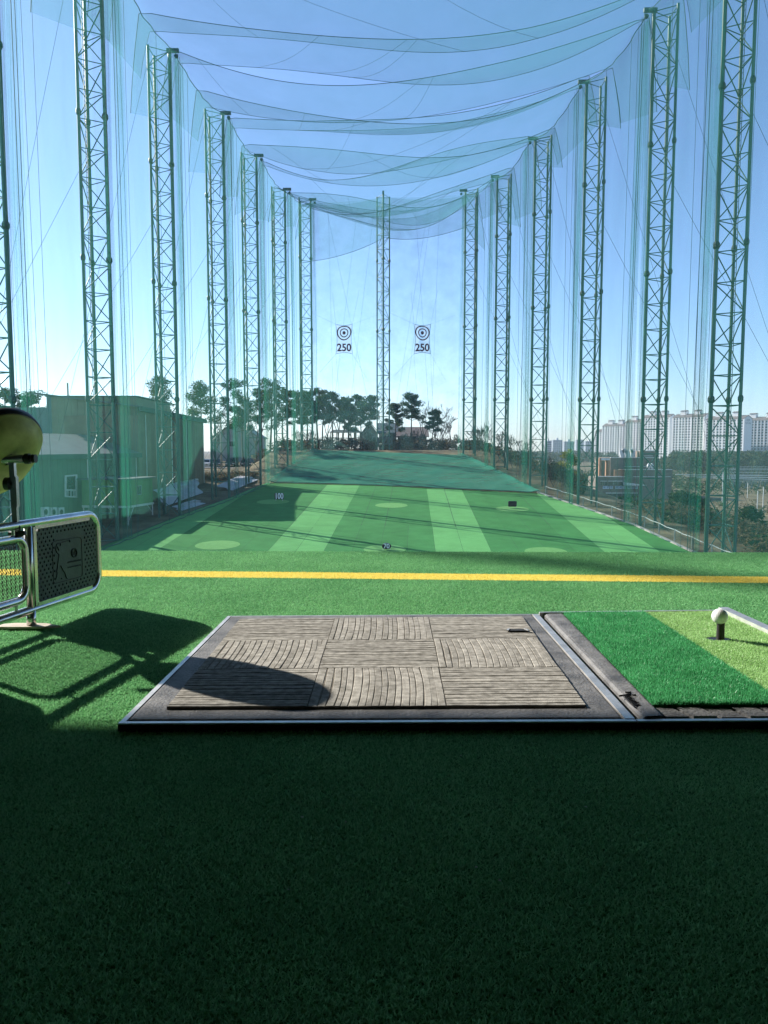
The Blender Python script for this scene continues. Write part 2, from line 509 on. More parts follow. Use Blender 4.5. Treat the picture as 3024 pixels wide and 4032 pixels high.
# ================================================================== range turf, laid in rolls
rt = MB()
ylist = list(np.arange(42, 116, 2.0))
rows = []
for y in ylist:
    rows.append((xl(y) + 0.2, xr(y) - 0.6, y))
turf = thing('range_turf', None, None, (0, 0, 0)); turf['kind'] = 'structure'
ROLL, SL = 2.338, 0.0373
X0 = -9.69 - 2.338 * 8
k = 0
for k in range(-2, 26):
    b0 = X0 + ROLL * k
    light = ((k - 8) % 6) in (0, 1)
    mb = MB()
    def edge(b, y, s):
        return b + SL * (y - 64.6) + 0.012 * math.sin(y * 0.35 + b * 3)
    # two lengths per roll, the farther one shifted a touch sideways
    cut = 75.6 + 0.6 * math.sin(k * 2.1)
    for a0, a1, sh in ((42.0, cut, 0.0), (cut + 0.03, 112.0, 0.03 * math.sin(k * 1.7))):
        mb = MB(); prev = None; n = 24
        for j in range(n + 1):
            y = lerp(a0, a1, j / n)
            L_, R_ = edge(b0, y, 0) + sh + 0.014, edge(b0 + ROLL, y, 1) + sh - 0.014
            L_, R_ = max(L_, xl(y) + 0.15), min(R_, xr(y) - 0.55)
            ym = min(y, yend((L_ + R_) / 2))
            if R_ - L_ < 0.05: prev = None; continue
            z = RZ0 + RSL * ym + 0.006
            cur = (Vector((L_, ym, z)), Vector((R_, ym, z)))
            if prev is not None and cur[0].y - prev[0].y > 0.001:
                mb.quad(prev[0], prev[1], cur[1], cur[0])
            prev = cur
        if mb.f:
            mb.build('turf_roll', M['turf_l' if light else 'turf_d'], turf)
# target circles and a patched spot
for px, py, wpx in ((1075, 1976, 126), (1541, 1990, 128), (2017, 2004, 130), (857, 2146, 176), (1515, 2163, 168), (2150, 2172, 168)):
    c = R(px, py); r = wpx / 2 / FPX * c.y
    mb = MB(); n = 40
    b = [Vector((c.x + r * math.cos(a), c.y + r * math.sin(a), RZ0 + RSL * (c.y + r * math.sin(a)) + 0.014)) for a in [2 * math.pi * i / n for i in range(n)]]
    mb.v += b; mb.face(*range(n))
    mb.build('target_circle', M['turf_c'], turf)
M['turf_p'] = mat('turf_patch', (0.042, 0.165, 0.05), 0.92, spec=0.1, var=0.12, scale=2)
for q in (((2038, 1936), (2046, 1945), (2118, 1958), (2108, 1926)), ((2012, 1925), (2040, 1926), (2044, 1934), (2014, 1934))):
    mb = MB(); mb.quad(*[R(*p) + Vector((0, 0, 0.012)) for p in q])
    mb.build('turf_patch', M['turf_p'], turf)
# under the joints: dark felt
mb = MB(); prev = None
for y in np.arange(42, 111, 3.0):
    cur = [Vector((lerp(xl(y) - 0.1, xr(y) - 0.4, i / 8), min(y, yend(lerp(xl(y) - 0.1, xr(y) - 0.4, i / 8))), 0)) for i in range(9)]
    for v in cur: v.z = RZ0 + RSL * v.y + 0.0
    if prev:
        for i in range(8): mb.quad(prev[i], prev[i + 1], cur[i + 1], cur[i])
    prev = cur
M['felt'] = mat('turf_underlay', (0.03, 0.11, 0.04), 0.95)
mb.build('underlay', M['felt'], turf)
# kerb along the right turf edge, in blocks
kerb = thing('kerb', None, None, (0, 0, 0)); kerb['kind'] = 'structure'
y = 56.0
while y < 99:
    y2 = y + 1.94
    a = Vector((xr(y) - 0.42, y, ground(xr(y) - .42, y))); b = Vector((xr(y2) - 0.42, y2, ground(xr(y2) - .42, y2)))
    mb = MB(); mb.bar(a + Vector((0, 0, .0)), b + Vector((0, 0, .0)), 0.24, 0.26)
    mb.build('kerb_block', M['conc'], kerb); y += 2.0

# ================================================================== lattice towers
UN = MB(); UN.tube([(0, 0, 0), (0, 0, 1)], 1.0, 6, cap=False)
BR_ME = UN.mesh('brace', M['tower'], True)
def member(name, me, parent, a, b, r):
    a, b = Vector(a), Vector(b); d = b - a
    q = d.to_track_quat('Z', 'Y')
    m4 = Matrix.LocRotScale(a - org(parent), q, Vector((r, r, d.length)))
    return link(name, me, parent, mat4=m4)
LEG = MB(); LEG.tube([(0, 0, 0), (0, 0, 1)], 1.0, 10, cap=True)
LEG_ME = LEG.mesh('leg', M['tower'], True)
FL = MB(); FL.tube([(0, 0, -0.5), (0, 0, -0.2), (0, 0, 0.2), (0, 0, 0.5)], [1.0, 1.38, 1.38, 1.0], 10)
FL_ME = FL.mesh('flange', M['tower_dk'])
ORD = ['nearest', 'second', 'third', 'fourth', 'fifth', 'sixth', 'seventh']
def tower(inner, ring, top, out, label, seed, guys=True):
    r = random.Random(seed)
    bz = ground(inner.x + out.x * 1, inner.y + out.y) - 0.3
    o = thing('lattice_tower', label, 'tower', Vector((inner.x, inner.y, bz)), 'green lattice towers carrying the nets')
    perp = Vector((-out.y, out.x, 0))
    legs = [inner.copy(), inner + out * 1.86 + perp * 1.075, inner + out * 1.86 - perp * 1.075]
    tops = [top, top + 0.02, top + 0.02]
    for i, l in enumerate(legs):
        rad = 0.165 if i == 0 else 0.13
        member('leg', LEG_ME, o, (l.x, l.y, bz), (l.x, l.y, tops[i]), rad)
        kz = ring
        while kz > bz + 2: kz -= 12
        while kz < top - 3:
            if kz > bz + 1:
                link('flange', FL_ME, o, mat4=Matrix.LocRotScale(Vector((l.x, l.y, kz)) - org(o), None, Vector((rad * 1.18, rad * 1.18, 0.55))))
            kz += 12
    z = ring - 0.5
    while z > bz + 1.2: z -= 2.4
    k = 0
    while z < top - 0.2:
        z2 = z + 2.4
        for i, j in ((0, 1), (1, 2), (2, 0)):
            a, b = legs[i], legs[j]
            member('horizontal_brace', BR_ME, o, (a.x, a.y, z), (b.x, b.y, z), 0.043)
            if z2 < top + 0.3 and z > bz:
                if (k + i) % 2: a, b = b, a
                member('diagonal_brace', BR_ME, o, (a.x, a.y, z + .08), (b.x, b.y, min(z2, top) - .08), 0.047)
        z = z2; k += 1
    for i, j in ((0, 1), (1, 2), (2, 0)):
        a, b = legs[i], legs[j]
        member('horizontal_brace', BR_ME, o, (a.x, a.y, top - .12), (b.x, b.y, top - .12), 0.043)
    # ladder on the outer face
    mb = MB(); la = inner + out * 1.62 + perp * 0.35; lb = la - perp * 0.34
    for p in (la, lb): mb.tube([(p.x, p.y, bz + .3), (p.x, p.y, top - 2)], 0.028, 4)
    zz = bz + 0.6
    while zz < top - 2.2:
        mb.tube([(la.x, la.y, zz), (lb.x, lb.y, zz)], 0.018, 3, cap=False); zz += 0.42
    mb.build('ladder', M['tower_dk'], o)
    # pulley bracket reaching in over the range
    mb = MB(); c = Vector((inner.x, inner.y, top)) - out * 0.35
    mb.obox(c, out * 0.62, perp * 0.16, Vector((0, 0, 0.17)))
    br = mb.build('pulley_bracket', M['tower_dk'], o)
    mb = MB(); c2 = c - out * 0.35 - Vector((0, 0, 0.55)); mb.tube([c2 - perp * .09, c2 + perp * .09], 0.2, 10); mb.build('pulley', M['tower_dk'], br)
    if guys:
        for q in range(2):
            a = Vector((legs[1 + q].x, legs[1 + q].y, lerp(bz, top, 0.97 - 0.3 * q)))
            e = Vector((inner.x, inner.y, 0)) + out * (15 + 5 * q) + perp * r.uniform(-9, 9)
            e.z = ground(e.x, e.y)
            mb = MB(); mb.tube([a, e], 0.016, 4, cap=False); mb.build('guy_cable', M['cable'], o)
    return o
for i, t in enumerate(TL):
    tower(*t, Vector((-1, 0, 0)), ('green lattice tower cut off at the left picture edge, nearest on that side' if i == 0 else
          'green lattice tower, %s in the left row, %s' % (ORD[i], ('beside the dark green shed', 'beside the stilted hut', 'beside the end of the long shed', 'in front of the parked cars', 'where the turf meets the sloping net', 'at the left corner of the rear net')[i - 1])), 10 + i)
for i, t in enumerate(TR):
    tower(*t, Vector((1, 0, 0)), 'green lattice tower, %s in the right row, %s' % (ORD[i], ('against the white flats', 'against the brick school and white flats', 'left of the brick school', 'among bare shrubs', 'among bare bushes by the sloping net', 'at the right corner of the rear net')[i]), 30 + i)
tower(Vector((-31.3, 29.2, 0)), 4.0, 43.2, Vector((-1, 0, 0)), 'green lattice tower beside the tees, before the left picture edge', 51, False)
CEN = (Vector((0.0, 135.0, 0)), P(1509, 1573, 135).z, P(1509, 762, 135).z)
CEN[0].x = P(1509, 1573, 135).x
tower(*CEN, Vector((0, 1, 0)), 'green lattice tower standing alone midway along the rear net between the two targets', 50, False)

# ================================================================== nets
def rope(mb, pts, r=0.03, n=4): mb.tube(pts, r, n, cap=False)
def side_bay(a, b, za, zb, out, label, seed, wall):
    r = random.Random(seed)
    inn = -out
    A = a + inn * 0.55; B = b + inn * 0.55
    loc = Vector((A.x, A.y, ground(a.x + inn.x, a.y)))
    o = thing('side_net', label, 'net', loc, 'green side nets hung between the towers')
    L = (B - A).length
    ph = r.uniform(0, 6)
    def fn(u, v):
        p = A.lerp(B, u)
        gz = ground(p.x + inn.x * .3, p.y) + 0.02
        tz = lerp(za, zb, u) - 1.5 * 4 * u * (1 - u)
        w = 0.22 * math.sin(u * 9 + ph + v * 1.5) * (0.3 + v * (1 - v) * 3) + 0.10 * math.sin(u * 31 + v * 2)
        if wall: w += 0.5 * math.exp(-v * 60)
        q = p + inn * w
        return (q.x, q.y, lerp(gz, tz, v))
    mb = MB(); mb.grid(fn, 36, 26); mb.build('net_sheet', M['net_side'], o, True)
    # gathered pleats by the farther tower's inner leg, and by the nearer one
    for u0, u1, nf in ((0.0, 1.6 / L, 5), (1 - 0.6 / L, 1.0, 2)):
        amp = 0.20
        def fp(u, v):
            uu = lerp(u0, u1, u); p = A.lerp(B, uu)
            gz = ground(p.x + inn.x * .3, p.y) + 0.03
            tz = lerp(za, zb, uu) - 0.9
            s = math.sin(u * nf * 2 * math.pi + ph)
            q = p + inn * (0.12 + amp * s * (0.75 + 0.35 * math.sin(v * 7 + ph + u * 3)) + 0.15 * math.sin(v * 3 + ph))
            q = q + (B - A).normalized() * 0.25 * math.sin(v * 4.0 + ph)
            return (q.x, q.y, lerp(gz, tz, v))
        mb = MB(); mb.grid(fp, nf * 8, 14); mb.build('gathered_fold', M['net_gather'], o, True)
    # hanging ropes
    for uu in (0.02, 0.05, 0.09, 0.16 + r.uniform(0, .05), 0.55 + r.uniform(-.1, .1), 0.9):
        p = A.lerp(B, uu); p2 = A.lerp(B, uu + r.uniform(-0.02, 0.09))
        tz = lerp(za, zb, uu) - 1.5 * 4 * uu * (1 - uu)
        mb = MB(); rope(mb, [(p.x + inn.x * .2, p.y, tz), (p2.x + inn.x * .2, p2.y, ground(p2.x + inn.x, p2.y) + 0.1)], 0.016 + 0.012 * (uu < .06))
        mb.build('hanging_rope', M['rope'], o)
    # top rope
    mb = MB(); rope(mb, [fn(i / 12, 1.0) for i in range(13)], 0.045); mb.build('top_rope', M['rope'], o)
    mb = MB(); rope(mb, [Vector(fn(i / 24, 0.0)) + Vector((0, 0, .06)) for i in range(25)], 0.035); mb.build('hem_rope', M['rope'], o)
    return o
TL0 = (Vector((-29.2, 41.5, 0)), 0, 43.2); TR0 = (Vector((28.2, 48.2, 0)), 0, 43.2)
LALL = [TL0] + TL; RALL = [TR0] + TR
for i in range(len(LALL) - 1):
    side_bay(LALL[i][0], LALL[i + 1][0], LALL[i][2], LALL[i + 1][2], Vector((-1, 0, 0)),
             'green net hung along the left side, %s bay from the tee' % ORD[i], 60 + i, True)
for i in range(len(RALL) - 1):
    side_bay(RALL[i][0], RALL[i + 1][0], RALL[i][2], RALL[i + 1][2], Vector((1, 0, 0)),
             'green net hung along the right side, %s bay from the tee' % ORD[i], 80 + i, False)

# ceiling: cross strips of net, each sagging in its own way, ends draped outside the side nets
ST = []
for i in range(7):
    a = LALL[i + 1] if i < 6 else LALL[7]
    b = RALL[min(i, 6)]
    ST.append((a, b))
ST = [(LALL[i], RALL[max(0, min(i, 6))]) for i in range(1, 8)]
ST = [((Vector(LALL[i][0]), LALL[i][2]), (Vector(RALL[i - 1][0]), RALL[i - 1][2])) for i in range(1, 8)]
HS = []
for i in range(len(ST) - 1):
    (a, za), (b, zb) = ST[i]; (c, zc), (d, zd) = ST[i + 1]
    HS.append(((a, za), (b, zb)))
    HS.append(((a.lerp(c, .5), lerp(za, zc, .5) - 1.2), (b.lerp(d, .5), lerp(zb, zd, .5) - 1.2)))
HS.append(ST[-1])
rs = random.Random(21)
for i in range(len(HS) - 1):
    (a, za), (b, zb) = HS[i]; (c, zc), (d, zd) = HS[i + 1]
    o = thing('ceiling_net', 'sagging green net strip across the top, %s from the tee of twelve' % (
        ['first', 'second', 'third', 'fourth', 'fifth', 'sixth', 'seventh', 'eighth', 'ninth', 'tenth', 'eleventh', 'twelfth'][i]), 'net',
        Vector((a.x, a.y, za)), 'green net strips across the top of the range')
    sf, sr_ = rs.uniform(2.2, 4.6), rs.uniform(2.2, 4.6)
    tf, tr_ = rs.uniform(-2.4, 2.4), rs.uniform(-2.4, 2.4)
    dl, dr = rs.uniform(4.5, 9.5), rs.uniform(4.5, 9.5)
    ov = rs.uniform(1.2, 3.4); sd = rs.choice([0, 1])
    def cf(u, v, sf=sf, sr_=sr_, tf=tf, tr_=tr_):
        p = a.lerp(c, v); q = b.lerp(d, v)
        zp, zq = lerp(za, zc, v) - 0.5, lerp(zb, zd, v) - 0.5
        e = 0.07
        if u < e:
            t = (e - u) / e
            return (p.x - 1.1 * math.sin(t * 1.2) + 0.5, p.y + (ov * (2 * v - 1) if sd else 0), zp - dl * t * (1 - .35 * v))
        if u > 1 - e:
            t = (u - 1 + e) / e
            return (q.x + 1.1 * math.sin(t * 1.2) - 0.5, q.y + (0 if sd else ov * (2 * v - 1)), zq - dr * t * (1 - .35 * v))
        t = (u - e) / (1 - 2 * e)
        w = p.lerp(q, t)
        s = lerp(sf, sr_, v) + 0.9 * math.sin(math.pi * v)
        tl = lerp(tf, tr_, v)
        z = lerp(zp, zq, t) - s * 4 * t * (1 - t) + tl * math.sin(2 * math.pi * t) * 0.6
        yy = w.y + ov * (2 * v - 1) * max(0.0, 1 - 1.35 * (t if sd else 1 - t)) ** .8
        return (lerp(p.x + .5, q.x - .5, t), yy, z)
    mb = MB(); mb.grid(cf, 44, 6); mb.build('net_sheet', M['net_top'], o, True)
    for v in (0.0, 1.0):
        mb = MB(); rope(mb, [cf(j / 44, v) for j in range(45)], 0.022 if v else 0.03)
        mb.build('edge_rope', M['rope'], o)
    for q in range(3):
        t0, t1 = rs.uniform(.12, .85), rs.uniform(.12, .85)
        mb = MB(); rope(mb, [Vector(cf(lerp(t0, t1, j / 8), j / 8)) + Vector((0, 0, -.03)) for j in range(9)], 0.013)
        mb.build('seam_cord', M['rope'], o)

# rear net in two halves, with a darker curtain along its top
def rear_half(a, za, b, zb, label, seed, ztop_l, ztop_r, drop):
    r = random.Random(seed); ph = r.uniform(0, 6)
    off = Vector((0, -0.7, 0)); A, B = a + off, b + off
    o = thing('rear_net', label, 'net', Vector((A.x, A.y, 0.1)), 'rear nets behind the targets')
    def fn(u, v):
        p = A.lerp(B, u)
        return (p.x, p.y - 0.4 * math.sin(u * 7 + ph + v * 3) * v * (1 - v) * 3, lerp(ground(p.x, min(p.y, 134)) + .1, lerp(za, zb, u) - 0.8 - 1.0 * u * (1 - u), v))
    mb = MB(); mb.grid(fn, 24, 24); mb.build('net_sheet', M['net_rear'], o, True)
    def fc(u, v):
        p = A.lerp(B, u)
        zt = lerp(za, zb, u) - 1.0 - 2.2 * u * (1 - u)
        return (p.x, p.y - 0.35 - 0.3 * math.sin(u * 5 + v * 2 + ph), zt - v * lerp(drop[0], drop[1], u) - 1.0 * u * (1 - u) * v)
    mb = MB(); mb.grid(fc, 16, 6); mb.build('top_curtain', M['net_top'], o, True)
    mb = MB(); rope(mb, [fc(i / 16, 1) for i in range(17)], 0.035); mb.build('curtain_rope', M['rope'], o)
    for q in range(4):
        u0, u1 = r.uniform(.05, .95), r.uniform(.05, .95)
        mb = MB(); rope(mb, [Vector(fn(u0, 0.97)) - Vector((0, .1, 0)), Vector(fn(u1, 0.02)) - Vector((0, .1, 0))], 0.012); mb.build('stay_cord', M['rope'], o)
    return o
rear_half(TL[-1][0], TL[-1][2], CEN[0], CEN[2], 'pale green rear net left of the lone rear tower', 101, 0, 0, (9.5, 6.6))
rear_half(CEN[0], CEN[2], TR[-1][0], TR[-1][2], 'pale green rear net right of the lone rear tower', 102, 0, 0, (6.6, 5.2))

# the net lying on the far slope
gn = MB()
def fg(u, v):
    x0, x1 = -17.9 + 0 * v, 18.6
    yb = None
    yy0 = lerp(yend(lerp(-17.9, 18.6, u)), 0, 0) - 0.5
    xx = lerp(-17.9, 18.6, u)
    y = lerp(yy0, lerp(134.2, 128.8, u), v)
    x = lerp(xl(y) + 0.5, xr(y) - 0.5, u) if v > 0 else lerp(xl(yy0) + 0.5, xr(yy0) - 0.5, u)
    z = hill(x, y) + 0.10 + 0.04 * math.sin(x * 1.3 + y * .8) * math.sin(y * 1.9 - x * .4) + 0.02 * math.sin(y * 4.1 + x) + 0.25 * max(0, 1 - abs(u) * 40) + 0.3 * max(0, 1 - (1 - u) * 40)
    return (x, y, z)
gn.grid(fg, 70, 60)
go = thing('slope_net', 'teal net lying over the far slope above the striped turf', 'net', Vector((0, 108, -4.6)))
gn.build('net_sheet', M['net_ground'], go, True)
mb = MB(); rope(mb, [Vector(fg(i / 40, 0)) + Vector((0, 0, .06)) for i in range(41)], 0.05); mb.build('hem_rope', M['rope'], go)
for s, nm in ((0, 0.0), (1, 1.0)):
    # bunched hem that climbs the slope along the side
    def fh(u, v):
        y = lerp(yend(-18 if s == 0 else 18) - 1.5, 134 if s == 0 else 128.8, u)
        x = (xl(y) + 0.35) if s == 0 else (xr(y) - 0.35)
        d = 1 if s == 0 else -1
        return (x + d * (v * 0.8 - 0.3) + .12 * math.sin(u * 40 + v * 3), y, hill(x, y) + 0.15 + 0.9 * math.sin(v * math.pi) * (0.75 + .3 * math.sin(u * 33)) + .1 * math.sin(u * 70))
    mb = MB(); mb.grid(fh, 60, 6); mb.build('bunched_hem', M['net_gather'], go, True)
# low rail on posts along the right edge
rail = thing('low_rail', 'low pale rope rail on short posts along the right turf edge', 'rail', Vector((xr(60) - .1, 60, ground(24, 60))))
prev = None
for i in range(13):
    y = 58 + i * 3.4; x = xr(y) + 0.15; z = ground(x, y)
    mb = MB(); mb.tube([(x, y, z), (x, y, z + 1.05)], 0.06, 6); mb.build('post', M['conc'], rail)
    if prev:
        m_ = (prev + Vector((x, y, z + 1.0))) / 2 - Vector((0, 0, .08))
        mb = MB(); mb.tube([prev, m_, (x, y, z + 1.0)], 0.04, 5); mb.build('rope', M['rope_l'], rail)
    prev = Vector((x, y, z + 1.0))
# ================================================================== stance mat
FC = bil(MC, .5, .5, 0)
sm = thing('stance_mat', 'brown ribbed nine-square stance mat in grey rubber with a metal edge', 'mat', Vector((FC.x, FC.y, 0)))
def edge_bar(name, a, b, w, z0, z1, parent, inward, material=None):
    """upright edge strip from a to b, its outer face on the line, w thick"""
    a, b = Vector((a.x, a.y, 0)), Vector((b.x, b.y, 0)); iw = Vector(inward) * w
    mb = MB()
    mb.hexa([a + Vector((0, 0, z0)), b + Vector((0, 0, z0)), b + iw + Vector((0, 0, z0)), a + iw + Vector((0, 0, z0)),
             a + Vector((0, 0, z1)), b + Vector((0, 0, z1)), b + iw + Vector((0, 0, z1)), a + iw + Vector((0, 0, z1))])
    return mb.build(name, material or M['alu'], parent)
edge_bar('frame_bar', MC[0], MC[1], 0.011, 0.0, MZ - .003, sm, (0, 1, 0), M['rubber_shade_dk'])  # shade on the metal bar's front face, put in as a dark colour
edge_bar('edge_strip', MC[0], MC[1], 0.011, MZ - .0028, MZ, sm, (0, 1, 0))
edge_bar('frame_bar', bil(MC, 0, .012), bil(MC, 0, .993), 0.011, 0.0, MZ - .0005, sm, (1, 0, 0))
edge_bar('frame_bar', MC[3], MC[2], 0.008, 0.0, MZ - .001, sm, (0, -1, 0))
edge_bar('frame_bar', bil(MC, 1, .012), bil(MC, 1, .99), 0.019, 0.0, MZ + .001, sm, (-1, 0, 0))
def slab(name, c, u0, u1, v0, v1, z0, z1, m, parent, n=1, bev=0.0):
    q = [bil(c, u0, v0, z0), bil(c, u1, v0, z0), bil(c, u1, v1, z0), bil(c, u0, v1, z0),
         bil(c, u0, v0, z1), bil(c, u1, v0, z1), bil(c, u1, v1, z1), bil(c, u0, v1, z1)]
    mb = MB(); mb.hexa(q)
    o = mb.build(name, m, parent)
    if bev:
        md = o.modifiers.new('bevel', 'BEVEL'); md.width = bev; md.segments = 2; md.limit_method = 'ANGLE'
    return o
slab('rubber_base', MC, 0.013, 0.978, 0.024, 0.988, 0.002, MZ - 0.001, M['rubber'], sm, bev=0.003)
TZ = MZ + 0.0050
TC = [G(655, 2783, TZ), G(2308, 2776, TZ), G(2056, 2426, TZ), G(943, 2437, TZ)]
rt_ = random.Random(3)
for j in range(3):
    for i in range(3):
        u0, u1, v0, v1 = i / 3 + .0006, (i + 1) / 3 - .0006, j / 3 + .0006, (j + 1) / 3 - .0006
        tile = slab('carpet_tile', TC, u0, u1, v0, v1, MZ - .0008, MZ + .0036, M['tile_back'], sm)
        horiz = (i + j) % 2 == 0
        n = 18
        cuts = [0.0]
        for k in range(n): cuts.append(cuts[-1] + rt_.uniform(.75, 1.3))
        cuts = [c / cuts[-1] for c in cuts]
        bow = rt_.uniform(-.012, .012) if horiz else rt_.choice([-.025, .02, .035, -.03])
        for k in range(n):
            g0 = rt_.choice([.0, .0005, .001, .0012, .0035]); a, b = cuts[k] + g0, cuts[k + 1] - .0006
            if b - a < .015: b = a + .015
            ns = 14; ph = rt_.uniform(0, 6); ph2 = rt_.uniform(0, 6)
            zt = TZ + rt_.uniform(-.0005, .0005)
            prev = None; mb = MB()
            for s in range(ns + 1):
                t = s / ns
                wob = .0014 * math.sin(t * 7 + ph) + bow * 4 * t * (1 - t) * min(1, min(k, n - 1 - k) / 2.0) * .5
                wa, wb = a + wob + rt_.uniform(-.0006, .0006), b + wob + rt_.uniform(-.0006, .0006)
                wa, wb = max(0.0, wa), min(1.0, wb)
                zz = zt + .0003 * math.sin(t * 13 + ph2)
                def pt(q, z):
                    return bil(TC, lerp(u0, u1, t), lerp(v0, v1, q), z) if horiz else bil(TC, lerp(u0, u1, q), lerp(v0, v1, t), z)
                e = (wb - wa) * .10
                cur = [pt(wa, MZ + .0008), pt(wa + e * .4, zz - .0008), pt(wa + e, zz), pt(wb - e, zz), pt(wb - e * .4, zz - .0008), pt(wb, MZ + .0008)]
                if prev:
                    for q in range(5): mb.quad(prev[q], prev[q + 1], cur[q + 1], cur[q])
                else:
                    base = len(mb.v); mb.v += cur; mb.face(*range(base, base + 6))
                prev = cur
            base = len(mb.v); mb.v += prev; mb.face(*reversed(range(base, base + 6)))
            mb.build('carpet_strip', M['strip'], tile, True)
# small metal lipped slot in the far right square; a dark plate paints its recess shade
c = G(2037, 2484, TZ + .001)
mb = MB(); mb.mi = 0
mb.hexa([c + Vector(v) for v in ((-.030, -.013, 0), (.030, -.013, 0), (.022, .013, 0), (-.022, .013, 0), (-.027, -.011, .0035), (.027, -.011, .0035), (.019, .010, .0035), (-.019, .010, .0035))])
sl = mb.build('slot_plate', M['rubber_shade_dk'], sm)
for s in (-1, 1):
    mb = MB(); mb.hexa([c + Vector((s * x, y, z)) for x, y, z in ((.027, -.012, .003), (.034, -.009, .001), (.026, .010, .001), (.020, .010, .003), (.027, -.012, .0055), (.034, -.009, .0045), (.026, .010, .0045), (.020, .010, .0055))])
    mb.build('slot_lip', M['alu'], sl)

# ================================================================== hitting mat
hm = thing('hitting_mat', 'two-tone green turf hitting mat in a grey rubber surround beside the stance mat', 'mat', Vector((.8, 1.97, 0)))
edge_bar('frame_bar', HC[0] + Vector((.002, 0, 0)), HC[1], 0.011, 0.0, MZ - .003, hm, (0, 1, 0), M['rubber_shade_dk'])  # dark colour paints the shaded front face of this bar too
edge_bar('edge_strip', HC[0] + Vector((.002, 0, 0)), HC[1], 0.011, MZ - .0028, MZ, hm, (0, 1, 0))
edge_bar('frame_bar', bil(HC, 1, .012), bil(HC, 1, .992), 0.030, 0.0, MZ + .016, hm, (-1, 0, 0))
edge_bar('frame_bar', HC[3] + Vector((.004, 0, 0)), HC[2], 0.010, 0.0, MZ + .006, hm, (0, -1, 0))
ML0, ML1 = G(2532, 2832, MZ), G(2142, 2419, MZ)
TL0_, TL1_ = G(2612, 2828, MZ), G(2214, 2419, MZ)
mb = MB()
for i in range(16):
    t0, t1 = i / 16 * .985, (i + 1) / 16 * .985
    def row(t):
        a, b = ML0.lerp(ML1, t), TL0_.lerp(TL1_, t)
        return [Vector((lerp(a.x, b.x, q), lerp(a.y, b.y, q) + .004, z)) for q, z in ((0, .003), (.0, MZ - .002), (.10, MZ + .003), (.25, MZ + .0045), (.9, MZ + .0045), (1.0, MZ + .003), (1.0, .003))]
    r0, r1 = row(t0), row(t1)
    for k in range(6): mb.quad(r0[k], r0[k + 1], r1[k + 1], r1[k])
    if i == 0:
        b_ = len(mb.v); mb.v += r0; mb.face(*range(b_, b_ + 7))
mb.build('rubber_margin', M['rubber'], hm, False)
# embossed mark on the margin
def onmargin(px, py): return G(px, py, MZ + .0058)
mk = MB()
def stroke(mb, pts, w, lift=.0012, fn=onmargin):
    q = [fn(*p) for p in pts]
    mb.tube(q, w, 5)
cr = lambda x, y: (2420 + x * 140 / 1659, 2700 + y * 120 / 1422)
stroke(mk, [cr(210, 470), cr(480, 440), cr(760, 375)], .0022)
stroke(mk, [cr(500, 300), cr(600, 315), cr(760, 295)], .0020)
stroke(mk, [cr(820, 425), cr(900, 435), cr(990, 425)], .0020)
stroke(mk, [cr(400, 490), cr(650, 760), cr(930, 1000)], .0013)
for a in range(9):
    x, y = 480 + a * 57, 500 + a * 55
    ln = [300, 290, 280, 270, 250, 330, 310, 290, 280][a]
    stroke(mk, [cr(x, y), cr(x + ln * .6, y - 40 - (a % 3) * 12), cr(x + ln, y - 30 + (a % 2) * 20)], .0015)
mk.build('embossed_mark', M['rubber_shade_dk'], hm)
# turf slabs
LB0, LB1 = G(3030, 2737, MZ), G(2530, 2412, MZ)
def hu(p):
    return p
NE = 1.556
TA = [Vector((.572, NE, 0)), Vector((1.098, NE + .004, 0)), Vector((1.083, HC[2].y - .014, 0)), Vector((TL1_.x + .004, HC[3].y - .012, 0))]
TA[0].x = TL0_.lerp(TL1_, (NE - TL0_.y) / (TL1_.y - TL0_.y)).x + .003
BL = lambda y: lerp(LB0.x, LB1.x, (y - LB0.y) / (LB1.y - LB0.y))
for nm, m_, lo in (('green_turf', M['mat_gb'], True), ('light_turf', M['mat_lb'], False)):
    mb = MB(); prev = None
    for k in range(13):
        y = lerp(TA[0].y, TA[2].y - .004, k / 12)
        x0 = lerp(TA[0].x, TA[3].x, k / 12); x1 = lerp(TA[1].x, TA[2].x, k / 12); xm = min(max(BL(y), x0), x1)
        a, b = (x0, xm) if lo else (xm, x1)
        cur = [Vector((a, y, .003)), Vector((a, y, MZ + .002)), Vector((b, y, MZ + .002)), Vector((b, y, .003))]
        if prev:
            for q in range(3): mb.quad(prev[q], prev[q + 1], cur[q + 1], cur[q])
        elif lo:
            mb.quad(*cur)
        prev = cur
    mb.build(nm, m_, hm)
TEE = G(2836, 2515, MZ + .004)
n = 150000
u, v = rng.uniform(0, 1, n), rng.uniform(0, 1, n)
px_ = (TA[0].x * (1 - u) + TA[1].x * u) * (1 - v) + (TA[3].x * (1 - u) + TA[2].x * u) * v
py_ = (TA[0].y * (1 - u) + TA[1].y * u) * (1 - v) + (TA[3].y * (1 - u) + TA[2].y * u) * v - .004
bl = LB0.x + (LB1.x - LB0.x) * (py_ - LB0.y) / (LB1.y - LB0.y)
isl = px_ > bl
hole = ((px_ - TEE.x + .006) / .036) ** 2 + ((py_ - TEE.y) / .022) ** 2 < 1
px_, py_, isl = px_[~hole], py_[~hole], isl[~hole]
gp = pile('turf_pile', px_[~isl], py_[~isl], MZ + .001, [M['mat_g']], .008, .014, .0024, (0.1, .85), rng, parent=hm); gp['kind'] = 'stuff'
gp = pile('turf_pile', px_[isl], py_[isl], MZ + .001, [M['mat_l']], .005, .009, .0022, (0.2, 1.0), rng, parent=hm); gp['kind'] = 'stuff'
